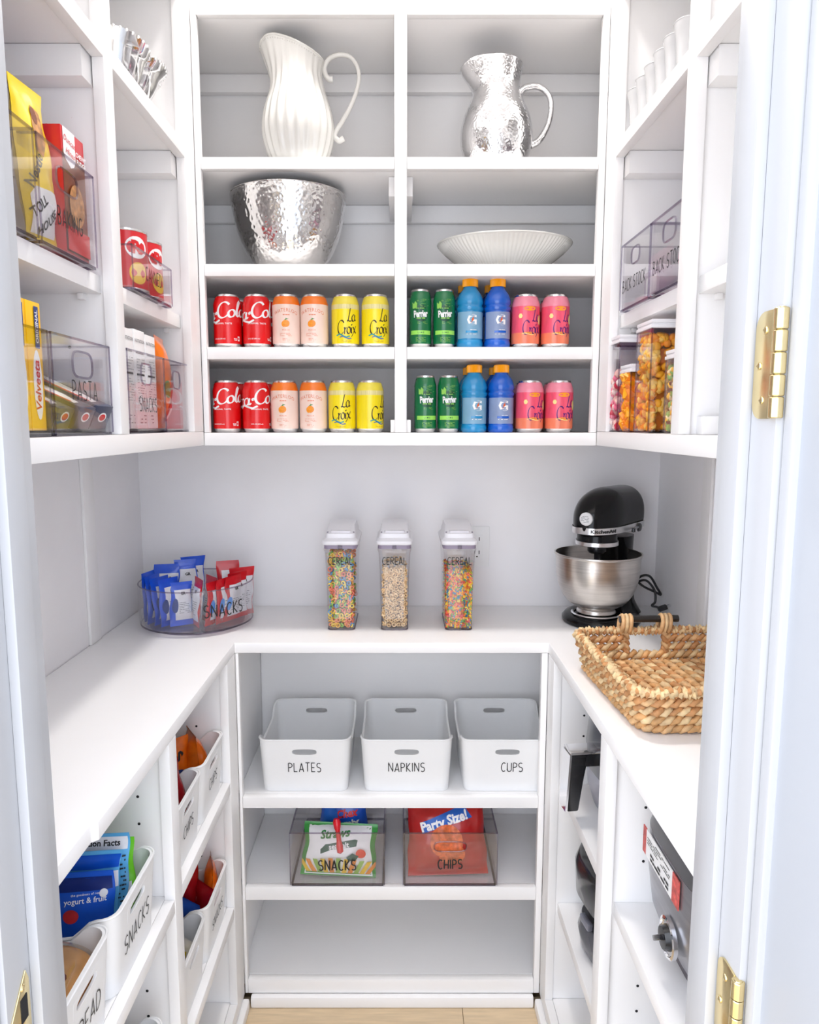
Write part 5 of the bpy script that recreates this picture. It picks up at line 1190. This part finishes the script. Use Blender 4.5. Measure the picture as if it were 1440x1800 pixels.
loft(MB(), [[(x, y, z) for x, y, z in ((-.0185, -.1935, .034), (.0185, -.1935, .034), (.0185, -.1885, .034), (-.0185, -.1885, .034))], [(x, y, z) for x, y, z in ((-.0215, -.1905, .10), (.0215, -.1905, .10), (.0215, -.1865, .10), (-.0215, -.1865, .10))], [(x, y, z) for x, y, z in ((-.0215, -.1875, .158), (.0215, -.1875, .158), (.0215, -.1835, .158), (-.0215, -.1835, .158))]]).obj('handle_trim', CHROME, af)
MB().box(-.0215, .0215, -.1855, -.120, .1585, .164).obj('handle_trim', CHROME, af, bevel=.001)
wm = thing('waffle_maker', 'black upright appliance low under the right counter, half hidden by the post', 'appliance', (.498, 1.395, ZR2), R(-80))
loft(MB(), [sq(.060, .070, 0), sq(.085, .100, .010), sq(.092, .106, .045), sq(.088, .098, .075)]).obj('base', GUN, wm, ang=60)
loft(MB(), [sq(.078, .085, .0755), sq(.080, .090, .10), sq(.096, .112, .13), sq(.098, .116, .20), sq(.085, .105, .235), sq(.05, .06, .245)]).obj('body', BLACKP, wm, ang=60)
MB().box(-.02, .02, -.112, -.100, .082, .098).obj('latch', GREYM, wm, bevel=.003)
sk = thing('slow_cooker', 'brushed grey slow cooker with black lid and dial under the right counter', 'slow cooker', (.531, 1.000, ZR1), R(-90))
SKM = mat('slow_cooker_steel', S(150, 150, 156), .30, .75, 12, .08, .02, 200, stretch=(1, 1, 12)); SKB = mat('slow_cooker_black', S(44, 30, 44), .35)
loft(MB(), [sq(.100, .090, 0, .6), sq(.112, .104, .012, .6), sq(.116, .108, .030, .6)]).obj('foot_ring', SKB, sk, ang=60)
loft(MB(), [sq(.117, .109, .0305, .55, 56), sq(.126, .120, .06, .5, 56), sq(.130, .126, .12, .45, 56), sq(.130, .126, .185, .45, 56)]).obj('housing', SKM, sk, ang=60)
loft(MB(), [sq(.130, .126, .1855, .45, 56), sq(.128, .123, .205, .5, 56), sq(.118, .112, .226, .6, 56), sq(.100, .095, .232, .8, 56)], True, False).obj('shoulder', mat('slow_cooker_grey', S(108, 108, 110), .35, .5, 20, .05), sk, ang=60)
loft(MB(), [sq(.104, .100, .2325, .95, 48), sq(.106, .102, .240, 1, 48), sq(.098, .094, .246, 1, 48)]).obj('lid_rim', BLACKM, sk, ang=60)
loft(MB(), [sq(.096, .092, .2462, 1, 48), sq(.070, .066, .256, 1, 48), sq(.03, .03, .260, 1, 48)]).obj('lid_glass', mat('lid_smoked_glass', S(120, 96, 104), .12, 0, 20, .05, coat=.4), sk, ang=60)
kb = MB().lathe([(0, .004), (.024, .004), (.026, 0), (.030, 0), (.030, .006), (.026, .007), (.025, .004)], 36).xf(Matrix.Translation((.028, -.126, .072)) @ Matrix.Rotation(R(90), 4, 'X')).obj('dial_ring', CHROME, sk)
MB().lathe([(0, .014), (.016, .013), (.019, .004)], 24).xf(Matrix.Translation((.028, -.126, .072)) @ Matrix.Rotation(R(90), 4, 'X')).obj('dial', BLACKP, sk)
MB().box(-.017, .017, -.004, .004, .013, .022).xf(Matrix.Translation((.028, -.126, .072)) @ Matrix.Rotation(R(90), 4, 'X') @ Matrix.Rotation(R(40), 4, 'Z')).obj('dial_grip', BLACKP, sk, bevel=.002)
MB().box(-.080, .030, -.1285, -.1268, .135, .180).obj('sticker', WHITEINK, sk)
MB().box(.030, .055, -.1285, -.1268, .135, .180).obj('sticker', mat('sticker_red', S(206, 90, 84), .5, 0, 120, .4), sk); MB().box(-.095, -.080, -.1285, -.1268, .135, .180).obj('sticker', mat('sticker_red', S(206, 90, 84), .5, 0, 120, .4), sk)
q = MB(); decal(q, lines2(-.070, .020, .140, .154, 2, .55, 8, .8), lambda u, v: (u, -.1292, v)); decal(q, lines2(-.074, .024, .160, .178, 4, .3, 3, .8), lambda u, v: (u, -.1292, v)); q.obj('sticker_lettering', BLACKINK, sk)
kt = thing('kettle', 'dark appliance top just showing on the lowest right shelf', 'appliance', (.520, .972, ZR2), R(-90))
loft(MB(), [sq(.085, .085, 0, .8), sq(.090, .090, .02, .8), sq(.090, .090, .19, .8), sq(.084, .084, .225, .9), sq(.05, .05, .243, 1)]).obj('body', GUN, kt, ang=60)
MB().lathe([(0, .268), (.012, .266), (.016, .258), (.012, .248), (.010, .242), (0, .242)], 20).obj('knob', BLACKP, kt)
